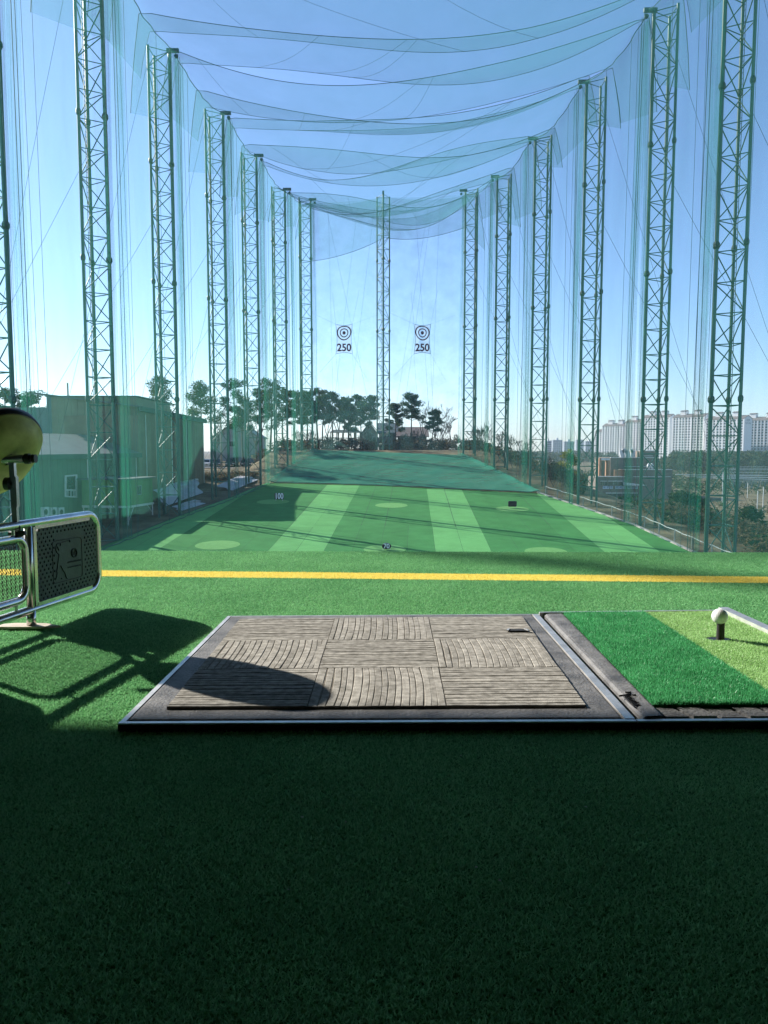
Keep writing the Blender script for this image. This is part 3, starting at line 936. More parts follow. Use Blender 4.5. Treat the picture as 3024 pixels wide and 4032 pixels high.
# grooved rubber blocks in front of the turf
xa = TL0_.x + .012
wid = [.052, .053, .055, .053, .054, .054, .055, .053, .054, .05]
x = xa
for k, w in enumerate(wid):
    if x + w > 1.09: break
    zt = MZ - .003 + .0015 * math.sin(k * 2.3); sk = -.020
    mb = MB()
    y0, y1 = 1.504, 1.547
    mb.hexa([(x + .004, y0, .002), (x + w, y0, .002), (x + w + sk, y1, .002), (x + .004 + sk, y1, .002),
             (x + .004, y0 + .003, zt - .004), (x + w - .001, y0 + .003, zt - .004), (x + w + sk, y1, zt), (x + .004 + sk, y1, zt)])
    o = mb.build('rubber_block', M['rubber'], hm)
    x += w + .0035
mb = MB(); mb.box((xa - .02, 1.502, .003), (1.09, NE - .001, .006)); mb.build('rubber_tray', M['rubber_shade_dk'], hm)

# ------------------------------------------------------------------ tee and ball
bc = P(2834, 2427, TEE.y); BRAD = .02135
tt = thing('rubber_tee', 'short dark rubber tee standing in a hole in the light green turf', 'tee', Vector((TEE.x, TEE.y, MZ + .003)))
mb = MB(); mb.disc((TEE.x - .006, TEE.y, MZ + .0035), .036, n=28, ry=.022)
mb.v = [Vector((TEE.x - .006 + .036 * math.cos(a), TEE.y + .022 * math.sin(a), MZ + .0035)) for a in [2 * math.pi * i / 28 for i in range(28)]]
mb.build('tee_hole', M['black'], tt)
mb = MB()
zt = bc.z - BRAD * .86
mb.tube([(TEE.x, TEE.y, MZ - .01), (TEE.x, TEE.y, zt - .004), (TEE.x, TEE.y, zt)], [.0112, .0104, .0108], 20, cap=False)
mb.tube([(TEE.x, TEE.y, zt), (TEE.x, TEE.y, zt - .012)], [.0108, .008], 20, cap=False)
mb.build('tube', M['tee'], tt, True)
bm = bmesh.new()
bmesh.ops.create_icosphere(bm, subdivisions=6, radius=1.0)
nd = 332
dd = np.array([[math.sqrt(max(0, 1 - (1 - 2 * (i + .5) / nd) ** 2)) * math.cos(i * 2.399963), math.sqrt(max(0, 1 - (1 - 2 * (i + .5) / nd) ** 2)) * math.sin(i * 2.399963), 1 - 2 * (i + .5) / nd] for i in range(nd)])
co = np.array([v.co[:] for v in bm.verts])
dot = (co @ dd.T).max(1); ang = np.arccos(np.clip(dot, -1, 1)); ra = .093
dep = np.where(ang < ra, (1 - (ang / ra) ** 2) * .016, 0)
for v, d in zip(bm.verts, dep): v.co = v.co * float(1 - d) * BRAD
me = bpy.data.meshes.new('golf_ball'); bm.to_mesh(me); bm.free(); me.materials.append(M['ball'])
me.polygons.foreach_set('use_smooth', [True] * len(me.polygons))
gb = link('golf_ball', me, None, bc)
gb.rotation_euler = (.6, .4, .3)
tag(gb, 'white dimpled golf ball resting on the dark rubber tee', 'ball')

# ================================================================== steel barrier on the left
FB = G(125, 2475); FD = Vector((.181, .984, 0)).normalized(); FN = Vector((FD.y, -FD.x, 0))      # FN points to the range of the camera's right
def F(t, z, o=0.0): return FB + FD * t + FN * o + Vector((0, 0, z))
def FP(px, py, o=0.0):
    d = ray(px, py); q = FB + FN * o
    k = (q - CAMP).dot(FN) / d.dot(FN)
    return CAMP + d * k
def zat(px, py): return FP(px, py).z
ZL, ZU = zat(122, 2402), zat(122, 2060)
TE = (FP(388, 2200) - FB).dot(FD) - .006
bar = thing('bay_barrier', 'stainless tube barrier with dimpled dark rubber panel and wire mesh at left', 'barrier', FB)
RT = .0132
pts = [F(-1.25, ZU)]
for k in range(9):
    a = math.pi / 2 - k / 8 * math.pi / 2; pts.append(F(TE - .06 + .06 * math.cos(a), ZU - .06 + .06 * math.sin(a)))
for k in range(9):
    a = -k / 8 * math.pi / 2; pts.append(F(TE - .06 + .06 * math.cos(a), ZL + .06 + .06 * math.sin(a)))
pts.append(F(-1.25, ZL))
mb = MB(); mb.tube(pts, RT, 16); mb.build('outer_tube', M['steel'], bar, True)
for t in (0.0, -1.2):
    mb = MB(); mb.tube([F(t, 0.002), F(t, ZL - .002)], RT * 1.06, 16); mb.tube([F(t, ZL + .008), F(t, ZU - .008)], RT * .92, 16)
    mb.build('post', M['steel'], bar, True)
    q = F(t, 0)
    mb = MB()
    for s_ in (0, 1):
        z = .0035 + .006 * s_
        pl = [(-.115, -.012), (-.05, -.028), (.05, -.026), (.10, -.004), (.045, .022), (-.05, .026), (-.115, .010)]
        mb.v += [q + Vector((x - .01, y, z + .004 * (1 - abs(x) / .12))) for x, y in pl]
    mb.face(*range(7, 14)); mb.face(*reversed(range(0, 7)))
    for k in range(7): mb.face(k, (k + 1) % 7, 7 + (k + 1) % 7, 7 + k)
    mb.build('base_plate', M['cream'], bar)
# dimpled panels in channels
def rubber_panel(t0, t1, marks):
    z0, z1 = ZL + .014, ZU - .014
    mb = MB()
    for off in (-.005, .005):
        rr = roundrect(t0, t1, z0, z1, .045, lambda u, v: F(u, v, off))
        if True:
            rr = [p for p in rr]
        mb.v += rr
    n = len(mb.v) // 2
    mb.face(*range(n, 2 * n)); mb.face(*reversed(range(n)))
    for k in range(n): mb.face(k, (k + 1) % n, n + (k + 1) % n, n + k)
    p = mb.build('rubber_panel', M['panel'], bar)
    st = MB(); dt = .0205; dz = .0125; jz = 0
    z = z0 + .012
    while z < z1 - .008:
        t = t0 + .012 + (dt / 2 if jz % 2 else 0)
        while t < t1 - .008:
            inside = marks and (t0 + .098 < t < t0 + .262) and (z0 + .042 < z < z1 - .032)
            corner = (t > t1 - .04 and (z < z0 + .02 or z > z1 - .02))
            if not inside and not corner:
                c_ = F(t, z, .005); b_ = len(st.v)
                for ring, (r_, h_) in enumerate(((.0028, 0.0), (.0021, .0022))):
                    for k in range(7):
                        a = 2 * math.pi * k / 7
                        st.v.append(c_ + FD * r_ * math.cos(a) + Vector((0, 0, r_ * 1.5 * math.sin(a))) + FN * h_)
                for k in range(7): st.face(b_ + k, b_ + (k + 1) % 7, b_ + 7 + (k + 1) % 7, b_ + 7 + k)
                st.face(*range(b_ + 7, b_ + 14))
            t += dt
        z += dz; jz += 1
    s_ = st.build('rubber_studs', M['rubber_shade_dk'], p); s_['kind'] = 'stuff'
    # channels: upright, upper and lower strips
    for a, b in ((F(t0 - .006, z0 - .004, .004), F(t0 - .006, z1 + .002, .004)), (F(t0 - .004, z1 + .002, .004), F(t1 - .045, z1 + .002, .004)), (F(t0 - .004, z0 - .002, .004), F(t1 - .04, z0 - .002, .004))):
        mb = MB(); mb.bar(a, b, .014, .013, FN); mb.build('channel_strip', M['steel'], bar)
    return p
p1 = rubber_panel(.024, TE - .014, True)
rubber_panel(-1.15, -.42, False)
cq = lambda x, y: FP(100 + x / 5.184, 2050 + y / 5.186, .0062)
em = MB()
def line(pts, w): em.tube([cq(*p) for p in pts], w, 5)
line([(690, 462), (640, 480), (625, 540), (620, 600), (640, 650), (685, 690), (680, 760), (665, 860), (655, 960), (640, 1040), (650, 1060), (640, 1150), (615, 1210)], .0013)
line([(720, 465), (712, 520)], .0013); line([(655, 530), (670, 570), (685, 610)], .0013); line([(690, 462), (900, 395)], .0008)
line([(725, 920), (760, 1000), (805, 1060), (825, 1130), (855, 1190)], .0013); line([(740, 1170), (740, 1195)], .0013); line([(905, 400), (910, 440)], .0020)
fr = [(600, 1285), (575, 1240), (552, 520), (560, 440), (600, 418), (1090, 336), (1130, 350), (1145, 400), (1168, 1080), (1150, 1130), (1110, 1150), (600, 1285)]
line(fr, .0009)
for rx, ry in ((60, 95), (47, 76)):
    line([(995 + rx * math.cos(a), 655 + ry * math.sin(a)) for a in [2 * math.pi * k / 20 for k in range(21)]], .0010)
line([(1015, 600), (1012, 690)], .0012); line([(975, 640), (975, 700)], .001); line([(975, 640), (1005, 635)], .001); line([(975, 690), (1010, 685)], .001)
for k in range(11):
    x = 868 + k * 25; y = 850 - k * 5
    line([(x, y + 18), (x + 6, y - 18)], .0008)
    line([(x + 8, y + 10 - (k % 3) * 9), (x + 20, y + 6 - (k % 3) * 9)], .0008)
    y += 105
    line([(x, y + 14), (x + 4, y - 14)], .0008); line([(x + 8, y + 8 - (k % 2) * 12), (x + 20, y + 4 - (k % 2) * 12)], .0008)
em.build('embossed_golfer', M['rubber_shade_dk'], p1)
# rounded inner frame with wire mesh
mz0, mz1 = zat(60, 2372), zat(60, 2122)
mt1 = (FP(104, 2200) - FB).dot(FD) - .006; mt0 = -.385
mb = MB(); mb.tube(roundrect(mt0, mt1, mz0, mz1, .045, lambda u, v: F(u, v)), RT * .9, 12, closed=True)
mf = mb.build('mesh_frame', M['steel'], bar, True)
for t in (mt1 - .05, mt0 + .05):
    mb = MB(); mb.tube([F(t, mz1 + .008), F(t, ZU - .008)], .005, 8); mb.build('stay', M['steel'], mf)
    mb = MB(); mb.tube([F(t, ZL + .008), F(t, mz0 - .008)], .005, 8); mb.build('stay', M['steel'], mf)
mb = MB(); z = mz0 + .022; k = 0
while z < mz1 - .016:
    pts = []; t = mt0 + .014
    while t < mt1 - .012:
        pts.append(F(t, z + .0045 * (1 if len(pts) % 2 else -1), .0015 * (1 if (len(pts) // 2) % 2 else -1))); t += .0048
    mb.tube(pts, .0009, 4, cap=False)
    t = mt0 + .014; n_ = 0
    while t < mt1 - .016 and z + .011 < mz1 - .010:
        mb.tube([F(t + .0024, z + .003, .001), F(t + .0042 * (1 if k % 2 else -1) + .0024, z + .0125, -.001)], .0008, 3, cap=False); t += .0096
    z += .0118; k += 1
for zz in (mz0 + .014, mz1 - .013):
    mb.tube([F(mt0 + .012, zz), F(mt1 - .010, zz)], .0014, 5)
mb.tube([F(mt1 - .013, mz0 + .014), F(mt1 - .013, mz1 - .013)], .0016, 5)
w_ = mb.build('wire_mesh', M['wire'], mf); w_['kind'] = 'stuff'

# ================================================================== yellow dish on a post clamped to the barrier
dish = thing('yellow_dish', 'tilted yellow dish with thick black rim on a steel post above the barrier', 'dish', FP(62, 2078))
pb = FP(64, 2076); TP = FP(48, 1812); TP.x, TP.y = pb.x - .004, pb.y
mb = MB(); mb.bar(pb - Vector((0, 0, .012)), TP, .015, .015, (0, 1, 0)); mb.build('post', M['steel'], dish)
mb = MB(); mb.bar(pb + Vector((0, 0, .06)), TP * .15 + pb * .85 + Vector((0, 0, .12)), .018, .018, (0, 1, 0)); mb.build('sleeve', M['steel'], dish)
hb0, hb1 = P(-260, 1812, TP.y), P(116, 1806, TP.y - .002)
mb = MB(); mb.tube([hb0, hb1], .0125, 16); hbar = mb.build('cross_bar', M['steel'], dish, True)
e = (hb1 - hb0).normalized()
mb = MB(); mb.tube([hb1 - e * .012, hb1 + e * .001], .0155, 16); mb.tube([hb1 + e * .004 * 0, hb1 + e * .006, hb1 + e * .010, hb1 + e * .014, hb1 + e * .019], [.0125, .011, .0135, .011, .0130], 14)
mb.build('grip_cap', M['black'], hbar)
kn = P(35, 1905, TP.y - .004)
mb = MB(); mb.tube([kn + Vector((-.012, 0, 0)), kn + Vector((-.010, 0, 0)), kn + Vector((.004, 0, 0)), kn + Vector((.006, 0, 0)), kn + Vector((.012, 0, 0))], [.012, .019, .019, .007, .007], 12)
mb.build('knob', M['black'], dish)
cl = FP(66, 2094)
mb = MB(); mb.tube([cl + Vector((-.024, 0, -.004)), cl + Vector((-.01, 0, -.008)), cl + Vector((.012, 0, -.006)), cl + Vector((.026, 0, -.002))], [.006, .011, .010, .005], 10)
mb.tube([FP(62, 2078) + FN * .013 * math.cos(a) + Vector((0, 0, .0135 * math.sin(a))) for a in [2 * math.pi * k / 16 for k in range(16)]], .0025, 6, closed=True)
mb.build('clamp', M['black'], dish)
DN = Vector((-.63, .52, .58)).normalized()
DC = P(18, 1757, 2.275)
du = DN.cross(Vector((0, 0, 1))).normalized(); dv = du.cross(DN).normalized()
def lathe(mb, prof, n=48, sq=1.0):
    b0 = len(mb.v)
    for r_, h_ in prof:
        for k in range(n):
            a = 2 * math.pi * k / n
            mb.v.append(DC + DN * h_ + du * r_ * math.cos(a) + dv * r_ * (1.0 if math.sin(a) > 0 else 1.65) * math.sin(a))
    for i in range(len(prof) - 1):
        for k in range(n):
            k2 = (k + 1) % n
            mb.face(b0 + i * n + k, b0 + i * n + k2, b0 + (i + 1) * n + k2, b0 + (i + 1) * n + k)
DR = .112
mb = MB(); lathe(mb, [(.004, -.046), (.03, -.045), (.06, -.040), (.085, -.028), (.100, -.011), (.108, -.002), (DR, 0), (DR, .004), (.105, .003), (.08, -.022), (.004, -.034)])
ds = mb.build('shell', M['yellow'], dish, True)
mb = MB(); lathe(mb, [(DR - .006, .0045), (DR + .002, .006), (DR + .004, .012), (DR + .004, .030), (DR + .001, .034), (DR - .008, .034), (DR - .008, .006)])
mb.build('rim', M['black'], dish, True)
mb = MB(); mb.bar(hb0.lerp(hb1, .8) + Vector((0, .012, 0)), DC - DN * .03 - dv * .03, .022, .03); mb.build('bracket', M['black'], dish)
# ================================================================== foliage builders
def clumps(cs, rad, per, size, g, flat=0.6, up=0.25, wd=.45):
    """triangles scattered in ellipsoids round the centres cs; clump radius rad (scalar or list)"""
    cs = np.asarray(cs, float); k = len(cs)
    rad = np.broadcast_to(np.asarray(rad, float), (k,))
    d = g.normal(size=(k, per, 3)); d /= np.linalg.norm(d, axis=2, keepdims=True)
    d *= (g.uniform(0.15, 1, (k, per, 1)) ** 0.5)
    d[:, :, 2] *= flat
    c = (cs[:, None, :] + d * rad[:, None, None]).reshape(-1, 3)
    n = len(c)
    a = g.normal(size=(n, 3)); a[:, 2] = a[:, 2] * .6 + up; a /= np.linalg.norm(a, axis=1, keepdims=True)
    b = np.cross(a, g.normal(size=(n, 3))); b /= np.linalg.norm(b, axis=1, keepdims=True)
    s = size * g.uniform(.6, 1.4, (n, 1))
    return np.stack([c - b * s * wd - a * s * .4, c + b * s * wd - a * s * .4, c + a * s], 1)
M['bark'] = mat('pine_bark', (0.055, 0.036, 0.026), 0.9, var=0.4, scale=3, c2=(0.085, 0.055, 0.04))
M['bark2'] = mat('bare_bark', (0.085, 0.070, 0.058), 0.9, var=0.3, scale=3)
M['needle'] = leafy('pine_needles', (0.018, 0.048, 0.020), (0.060, 0.110, 0.040), 0.4, 0, 0.8)
M['needle2'] = leafy('pine_needles_olive', (0.030, 0.050, 0.016), (0.095, 0.120, 0.036), 0.4, 0, 0.8)
M['evergreen'] = leafy('evergreen_leaves', (0.030, 0.060, 0.028), (0.090, 0.130, 0.062), 0.35, 0, 0.5)
M['dry'] = leafy('dry_leaves', (0.085, 0.068, 0.042), (0.21, 0.170, 0.105), 0.3, 0, 0.4)
M['willow'] = leafy('willow_leaves', (0.16, 0.17, 0.035), (0.30, 0.30, 0.07), 0.4, 0, 0.5)
M['far_green'] = leafy('far_tree_leaves', (0.032, 0.060, 0.030), (0.090, 0.115, 0.060), 0.25, 0, 0.06)

def pine(label, base, h, lean, spread, seed, low=0.48, mats='needle', size=.34, name='pine_tree', group='pine trees beyond the nets'):
    r = random.Random(seed); g = np.random.default_rng(seed)
    o = thing(name, label, 'tree', base, group)
    mb = MB(); n = 9; pts = []
    bx, by = r.uniform(-.3, .3), r.uniform(-.3, .3)
    for i in range(n + 1):
        t = i / n
        pts.append(base + Vector((lean * h * t + bx * math.sin(t * 5 + seed) * h * .06, by * math.sin(t * 4 + 1) * h * .06, h * .97 * t)))
    R0 = h * .017
    mb.tube(pts, [max(.03, R0 * (1 - .82 * i / n)) for i in range(n + 1)], 7)
    cs, rr = [], []
    nb = 15
    for k in range(nb):
        t = low + (1 - low) * (k + r.random() * .8) / nb
        i = min(n - 1, int(t * n)); p = pts[i].lerp(pts[i + 1], t * n - i)
        a = k * 2.4 + r.uniform(-.5, .5)
        reach = spread * h * (1.0 - .62 * ((t - low) / (1 - low)) ** 1.6) * r.uniform(.55, 1.1)
        q1 = p + Vector((math.cos(a) * reach * .55, math.sin(a) * reach * .55, reach * .12))
        q2 = p + Vector((math.cos(a) * reach, math.sin(a) * reach, reach * r.uniform(.15, .42)))
        mb.tube([p, q1, q2], [R0 * .33, R0 * .2, R0 * .1], 4, cap=False)
        for f, m_ in ((1.0, 1.0), (.62, .75)):
            c = p.lerp(q2, f) + Vector((0, 0, .12))
            cs.append(tuple(c)); rr.append(h * r.uniform(.05, .10) * m_)
            if r.random() < .5:
                cs.append(tuple(c + Vector((r.uniform(-.6, .6), r.uniform(-.6, .6), r.uniform(-.1, .4))) * h * .07)); rr.append(h * r.uniform(.04, .07))
    cs.append(tuple(pts[-1])); rr.append(h * .08)
    mb.build('trunk', M['bark'], o, True)
    V = clumps(np.array(cs) - np.array(base), rr, 84, size, g, .7, wd=.24)
    link('crown', tri_mesh('crown', V, [M[mats]]), o)
    return o
def bare(label, base, h, lean, seed, depth=5, spread=.42, m='bark2', name='bare_tree', group='leafless trees and shrubs beyond the nets', stems=1, leaves=None):
    r = random.Random(seed)
    o = thing(name, label, 'tree' if stems == 1 else 'shrub', base, group)
    mb = MB(); tips = []
    def grow(p, d, L, rad, k):
        q = p + d * L
        mid = p.lerp(q, .5) + Vector((r.uniform(-1, 1), r.uniform(-1, 1), 0)) * L * .05
        mb.tube([p, mid, q], [rad, rad * .85, rad * .68], 5 if k > 3 else 3, cap=False)
        if k == 0: tips.append(q); return
        for c in range(r.choice([2, 3, 3]) if k > 1 else 3):
            a = r.uniform(0, 2 * math.pi)
            side = Vector((math.cos(a), math.sin(a), r.uniform(-.1, .35)))
            nd = (d + side * r.uniform(spread * .6, spread * 1.5)).normalized(); nd.z = max(nd.z, -.05); nd.normalize()
            grow(p.lerp(q, r.uniform(.7, 1.0)), nd, L * r.uniform(.58, .82), max(.022, rad * .62), k - 1)
    for s in range(stems):
        d = Vector((lean + (r.uniform(-.5, .5) if stems > 1 else r.uniform(-.05, .05)), r.uniform(-.3, .3) if stems > 1 else 0, 1)).normalized()
        grow(base + (Vector((r.uniform(-.8, .8), r.uniform(-.6, .6), 0)) if stems > 1 else Vector((0, 0, 0))), d, h * .30, max(.06, h * .013 / (1 if stems == 1 else 1.4)), depth)
    mb.build('trunk' if stems == 1 else 'stems', M[m], o, False)
    if leaves:
        g = np.random.default_rng(seed)
        V = clumps(np.array([tuple(t) for t in tips]) - np.array(base), .45, 7, .28, g, .8)
        link('crown', tri_mesh('crown', V, [M[leaves]]), o)
    return o
def leafy_tree(label, base, h, w, seed, m, name='evergreen_tree', group='green trees and shrubs on the right slope', per=70, size=.4, cat='tree'):
    r = random.Random(seed); g = np.random.default_rng(seed)
    o = thing(name, label, cat, base, group)
    mb = MB(); mb.tube([base, base + Vector((r.uniform(-.2, .2), 0, h * .45)), base + Vector((0, 0, h * .8))], [h * .02, h * .014, h * .006], 6)
    cs, rr = [], []
    for k in range(34):
        t = r.uniform(.12, 1); a = r.uniform(0, 6.28); q = w * math.sin(math.pi * min(1, .18 + t * .82)) ** .7 * r.uniform(.35, 1)
        c = base + Vector((math.cos(a) * q, math.sin(a) * q, h * t)); cs.append(tuple(c)); rr.append(w * r.uniform(.22, .42))
        mb.tube([base + Vector((0, 0, h * t * .6)), c], [h * .006, h * .003], 3, cap=False)
    mb.build('trunk', M['bark'], o)
    link('crown', tri_mesh('crown', clumps(np.array(cs) - np.array(base), rr, per, size, g, .8), [M[m]]), o)
    return o
def pix_tree(px, ytop, ybase, Y):
    b = P(px, ybase, Y); t = P(px, ytop, Y)
    gz = ground(b.x, Y) - .1
    return Vector((b.x, Y, gz)), t.z - gz

# pines along the rear, from left to right
PN = [(1251, 1530, 150, .01, .22, 'needle2', 'first tall pine right of the left rear corner tower'),
      (1272, 1555, 146, .02, .20, 'needle', 'slanting pine with a wide dark trunk near the left rear corner'),
      (1306, 1545, 152, .03, .20, 'needle', 'pine left of the open pavilion with a thin crooked trunk'),
      (1348, 1570, 154, .06, .18, 'needle2', 'thin pine in front of the open pavilion under the left target'),
      (1371, 1590, 149, .0, .17, 'needle', 'short crowned pine in front of the open pavilion'),
      (1401, 1560, 151, .0, .24, 'needle', 'broad pine at the right end of the open pavilion'),
      (1424, 1580, 156, .0, .18, 'needle2', 'slim pine at the left end of the gabled house'),
      (1441, 1562, 147, .10, .25, 'needle', 'broad pine leaning over the gabled house'),
      (1560, 1592, 149, -.02, .22, 'needle2', 'olive pine just right of the lone rear tower'),
      (1620, 1553, 147, 0.0, .24, 'needle', 'tallest pine right of the lone rear tower'),
      (1694, 1618, 146, .14, .26, 'needle', 'dark pine leaning right with flat spreading branches'),
      (796, 1506, 128, -.01, .17, 'needle2', 'thin pine rising behind the end of the long shed'),
      (931, 1501, 142, -.02, .23, 'needle', 'broad pine behind the fourth left tower'),
      (957, 1560, 146, .0, .15, 'needle', 'small pine beside the broad one behind the fourth left tower'),
      (1030, 1530, 150, .0, .2, 'needle', 'pine seen just right of the fourth left tower'),
      (1069, 1500, 147, -.01, .22, 'needle2', 'tall pine between the fourth and fifth left towers'),
      (1112, 1535, 152, .03, .2, 'needle', 'pine right behind the fifth left tower'),
      (1161, 1542, 148, .02, .2, 'needle2', 'pine between the fifth and sixth left towers'),
      (1184, 1560, 153, .02, .18, 'needle', 'dark slim pine left of the left rear corner tower'),
      (1210, 1548, 150, .0, .2, 'needle', 'pine showing through the left rear corner tower'),
      (640, 1484, 118, -.01, .13, 'needle2', 'narrow pine behind the third left tower above the long shed'),
      (20, 1535, 112, .0, .34, 'needle', 'spreading pine at the left picture edge above the dish'),
      (120, 1548, 116, .02, .30, 'needle', 'low spreading pine left of the tall olive shed')]
for i, (px, yt, Y, ln, sp, mt, lb) in enumerate(PN):
    b, h = pix_tree(px, yt, 1740, Y)
    pine(lb, b, h, ln, sp, 200 + i, (.40, .52, .46, .56)[i % 4] if i < 20 else .55, mt, .31)
BT = [(1331, 1492, 158, .03, 'tall leafless tree behind the pavilion, its twigs above the pines'),
      (1711, 1535, 151, .04, 'leafless tree with upright twigs right of the leaning pine'),
      (1668, 1548, 158, -.02, 'leafless tree behind the leaning dark pine'),
      (842, 1560, 136, .05, 'leafless tree by the white pole left of the fourth left tower'),
      (1010, 1490, 156, .0, 'leafless tree above the pines left of the fifth left tower'),
      (1385, 1515, 157, -.03, 'second leafless tree above the pavilion, right of the tallest one'), (1290, 1530, 160, .02, 'leafless tree above the pines right of the left rear corner'), (1740, 1570, 154, .05, 'leafless tree with a wide fan of twigs right of the rear pines'),
      (1775, 1610, 150, .02, 'leafless tree just left of the right rear corner tower')]
for i, (px, yt, Y, ln, lb) in enumerate(BT):
    b, h = pix_tree(px, yt, 1740, Y); bare(lb, b, h * .92, ln, 300 + i)
SH = [(1878, 1640, 133, 'tall leafless shrub just right of the right rear corner tower'), (1925, 1625, 128, 'tall leafless shrub behind the fifth right tower'),
      (1985, 1650, 124, 'leafless shrub right of the fifth right tower'), (2030, 1672, 118, 'rounded leafless shrub left of the fourth right tower'),
      (2065, 1700, 112, 'leafless shrub touching the fourth right tower'), (2130, 1770, 106, 'leafless shrub right of the fourth right tower'),
      (2190, 1800, 104, 'leafless shrub between the fourth and third right towers'), (2245, 1830, 100, 'leafless shrub left of the third right tower'),
      (1440, 1668, 143, 'leafless shrub before the pale gabled house'), (1500, 1690, 142, 'leafless shrub at the foot of the lone rear tower'), (1552, 1672, 143, 'leafless shrub before the wider rear house'), (1600, 1680, 142, 'leafless shrub left of the tallest rear pine'), (1655, 1665, 144, 'leafless shrub right of the tallest rear pine'), (1735, 1640, 146, 'leafless shrub right of the leaning dark pine'), (1300, 1690, 143, 'leafless shrub before the pavilion'), (1230, 1670, 146, 'leafless shrub left of the pavilion'),
      (1180, 1660, 148, 'reddish leafless shrub below the pines at the left rear'), (1800, 1690, 148, 'leafless shrub at the top of the slope at the right rear')]
for i, (px, yt, Y, lb) in enumerate(SH):
    b, h = pix_tree(px, yt, 1800, Y); bare(lb, b, h * .95, 0, 340 + i, 4, .4, 'bark2', 'bare_shrub', stems=4)
LT = [(2690, 1945, 104, 2.6, 'evergreen', 'round dark evergreen between the two nearest right towers'), (2745, 1965, 98, 2.3, 'evergreen', 'second round evergreen left of the nearest right tower'),
      (2640, 1990, 112, 2.2, 'evergreen', 'low evergreen below the brick school'), (2735, 2040, 88, 1.6, 'willow', 'yellowish shrub below the evergreens left of the nearest right tower'),
      (2235, 1785, 150, 3.2, 'willow', 'yellow green willow left of the third right tower'), (2960, 2010, 92, 2.4, 'evergreen', 'dull green shrub right of the nearest right tower')]
for i, (px, yt, Y, w, m_, lb) in enumerate(LT):
    b, h = pix_tree(px, yt, 1900, Y); leafy_tree(lb, b, h, w, 380 + i, m_, 'shrub' if w < 2 else 'evergreen_tree' if m_ == 'evergreen' else 'willow_tree', cat='shrub' if w < 2 else 'tree')

# uncountable growth
g = np.random.default_rng(77)
def scatter(n, fn, rad, per, size, m, name, label, flat=.7):
    cs = []
    while len(cs) < n:
        p = fn()
        if p is not None: cs.append(p)
    V = clumps(np.array(cs), g.uniform(rad[0], rad[1], n), per, size, g, flat)
    o = link(name, tri_mesh(name, V, [M[m]])); o['kind'] = 'stuff'; o['label'] = label
    return o
def right_slope(lo, hi):
    def f():
        y = g.uniform(62, 185); x = xr(min(y, 129)) + 4.5 + abs(g.normal(0, 1)) * (10 + y * .14)
        px = 1512 + x / y * 3028; z = ground(x, y) + g.uniform(lo, hi)
        if px > 3280 or (px > 2300 and 1762 - (z + 1 - .58) / y * 3028 < 1950): return None
        return (x, y, z)
    return f
scatter(2000, right_slope(.1, 1.2), (.5, 1.5), 26, .26, 'dry', 'dry_brush', 'brown dry brush covering the slope right of the range')
scatter(330, right_slope(.2, 1.4), (.6, 1.6), 30, .34, 'evergreen', 'undergrowth', 'dull green undergrowth on the slope right of the range')
def rear_top():
    y = g.uniform(138, 156); x = g.uniform(-24, 24)
    return (x, y, ground(x, y) + g.uniform(0, 1.8))
scatter(700, rear_top, (.4, 1.3), 24, .26, 'dry', 'dry_brush', 'brown dry brush under the rear pines')
def left_bank():
    y = g.uniform(112, 140); x = xl(min(y, 135)) - 3 - abs(g.normal(0, 1)) * 7
    if ground(x, y) > 2 or x < LXW(y) - 1 and y < 112: return None
    z = ground(x, y) + g.uniform(0, .4)
    if z + .7 > .55 - 84 / 3028 * y: return None
    return (x, y, z)
def LXW(y): return -29.2 + .169 * (y - 91.8)
scatter(260, left_bank, (.3, .8), 22, .2, 'dry', 'dry_brush', 'brown dry growth on the bank left of the far turf')
def woods():
    y = g.uniform(420, 640); px = g.uniform(2600, 3150); x = (px - 1512) / 3028 * y
    hgt = g.uniform(1, 10) * (1 if px > 2640 else .6)
    return (x, y, ground(x, y) + hgt)
scatter(1500, woods, (1.5, 3.6), 16, 1.3, 'far_green', 'woods', 'dark green wood at the foot of the white flats')
def far_belt():
    y = g.uniform(700, 1300); px = g.uniform(1880, 2420); x = (px - 1512) / 3028 * y
    return (x, y, ground(x, y) + g.uniform(0, 7))
scatter(700, far_belt, (2, 5), 14, 2.2, 'far_green', 'woods', 'distant tree belt before the hazy blocks')
def mid_plain():
    y = g.uniform(215, 420); px = g.uniform(1900, 3150); x = (px - 1512) / 3028 * y
    return (x, y, ground(x, y) + g.uniform(0, 2.2))
scatter(1100, mid_plain, (1.0, 2.6), 20, .6, 'far_green', 'undergrowth', 'low scrub on the plain beyond the brick school')

# ================================================================== left buildings
def colm(name, c, v=.18, sc=.6, rough=.6, c2=None): return mat(name, c, rough, var=v, scale=sc, c2=c2, rand=.05)
M['olive'] = colm('olive_cladding', (0.215, 0.205, 0.125)); M['slate'] = colm('slate_cladding', (0.115, 0.175, 0.175))
M['dkgreen'] = colm('green_cladding', (0.090, 0.165, 0.100)); M['brown'] = colm('brown_cladding', (0.190, 0.145, 0.085))
M['greyroof'] = colm('grey_roof', (0.13, 0.14, 0.135)); M['fascia'] = colm('green_fascia', (0.040, 0.095, 0.070)); M['grey'] = colm('grey_wall', (0.30, 0.32, 0.32))
M['pipe'] = colm('white_pipe', (0.62, 0.62, 0.58)); M['hut'] = colm('hut_green', (0.10, 0.235, 0.055)); M['white'] = colm('white_paint', (0.72, 0.72, 0.70))
def glassm(name, c): return mat(name, c, 0.12, spec=0.8, var=.3, scale=.8)
M['glass'] = glassm('window_glass', (0.030, 0.045, 0.050))
PDIR = Vector((.169, 1, 0)).normalized(); POUT = Vector((PDIR.y, -PDIR.x, 0))     # towards the range
def WPt(y, z, out=0.0): return Vector((LXW(y), y, z)) + POUT * out
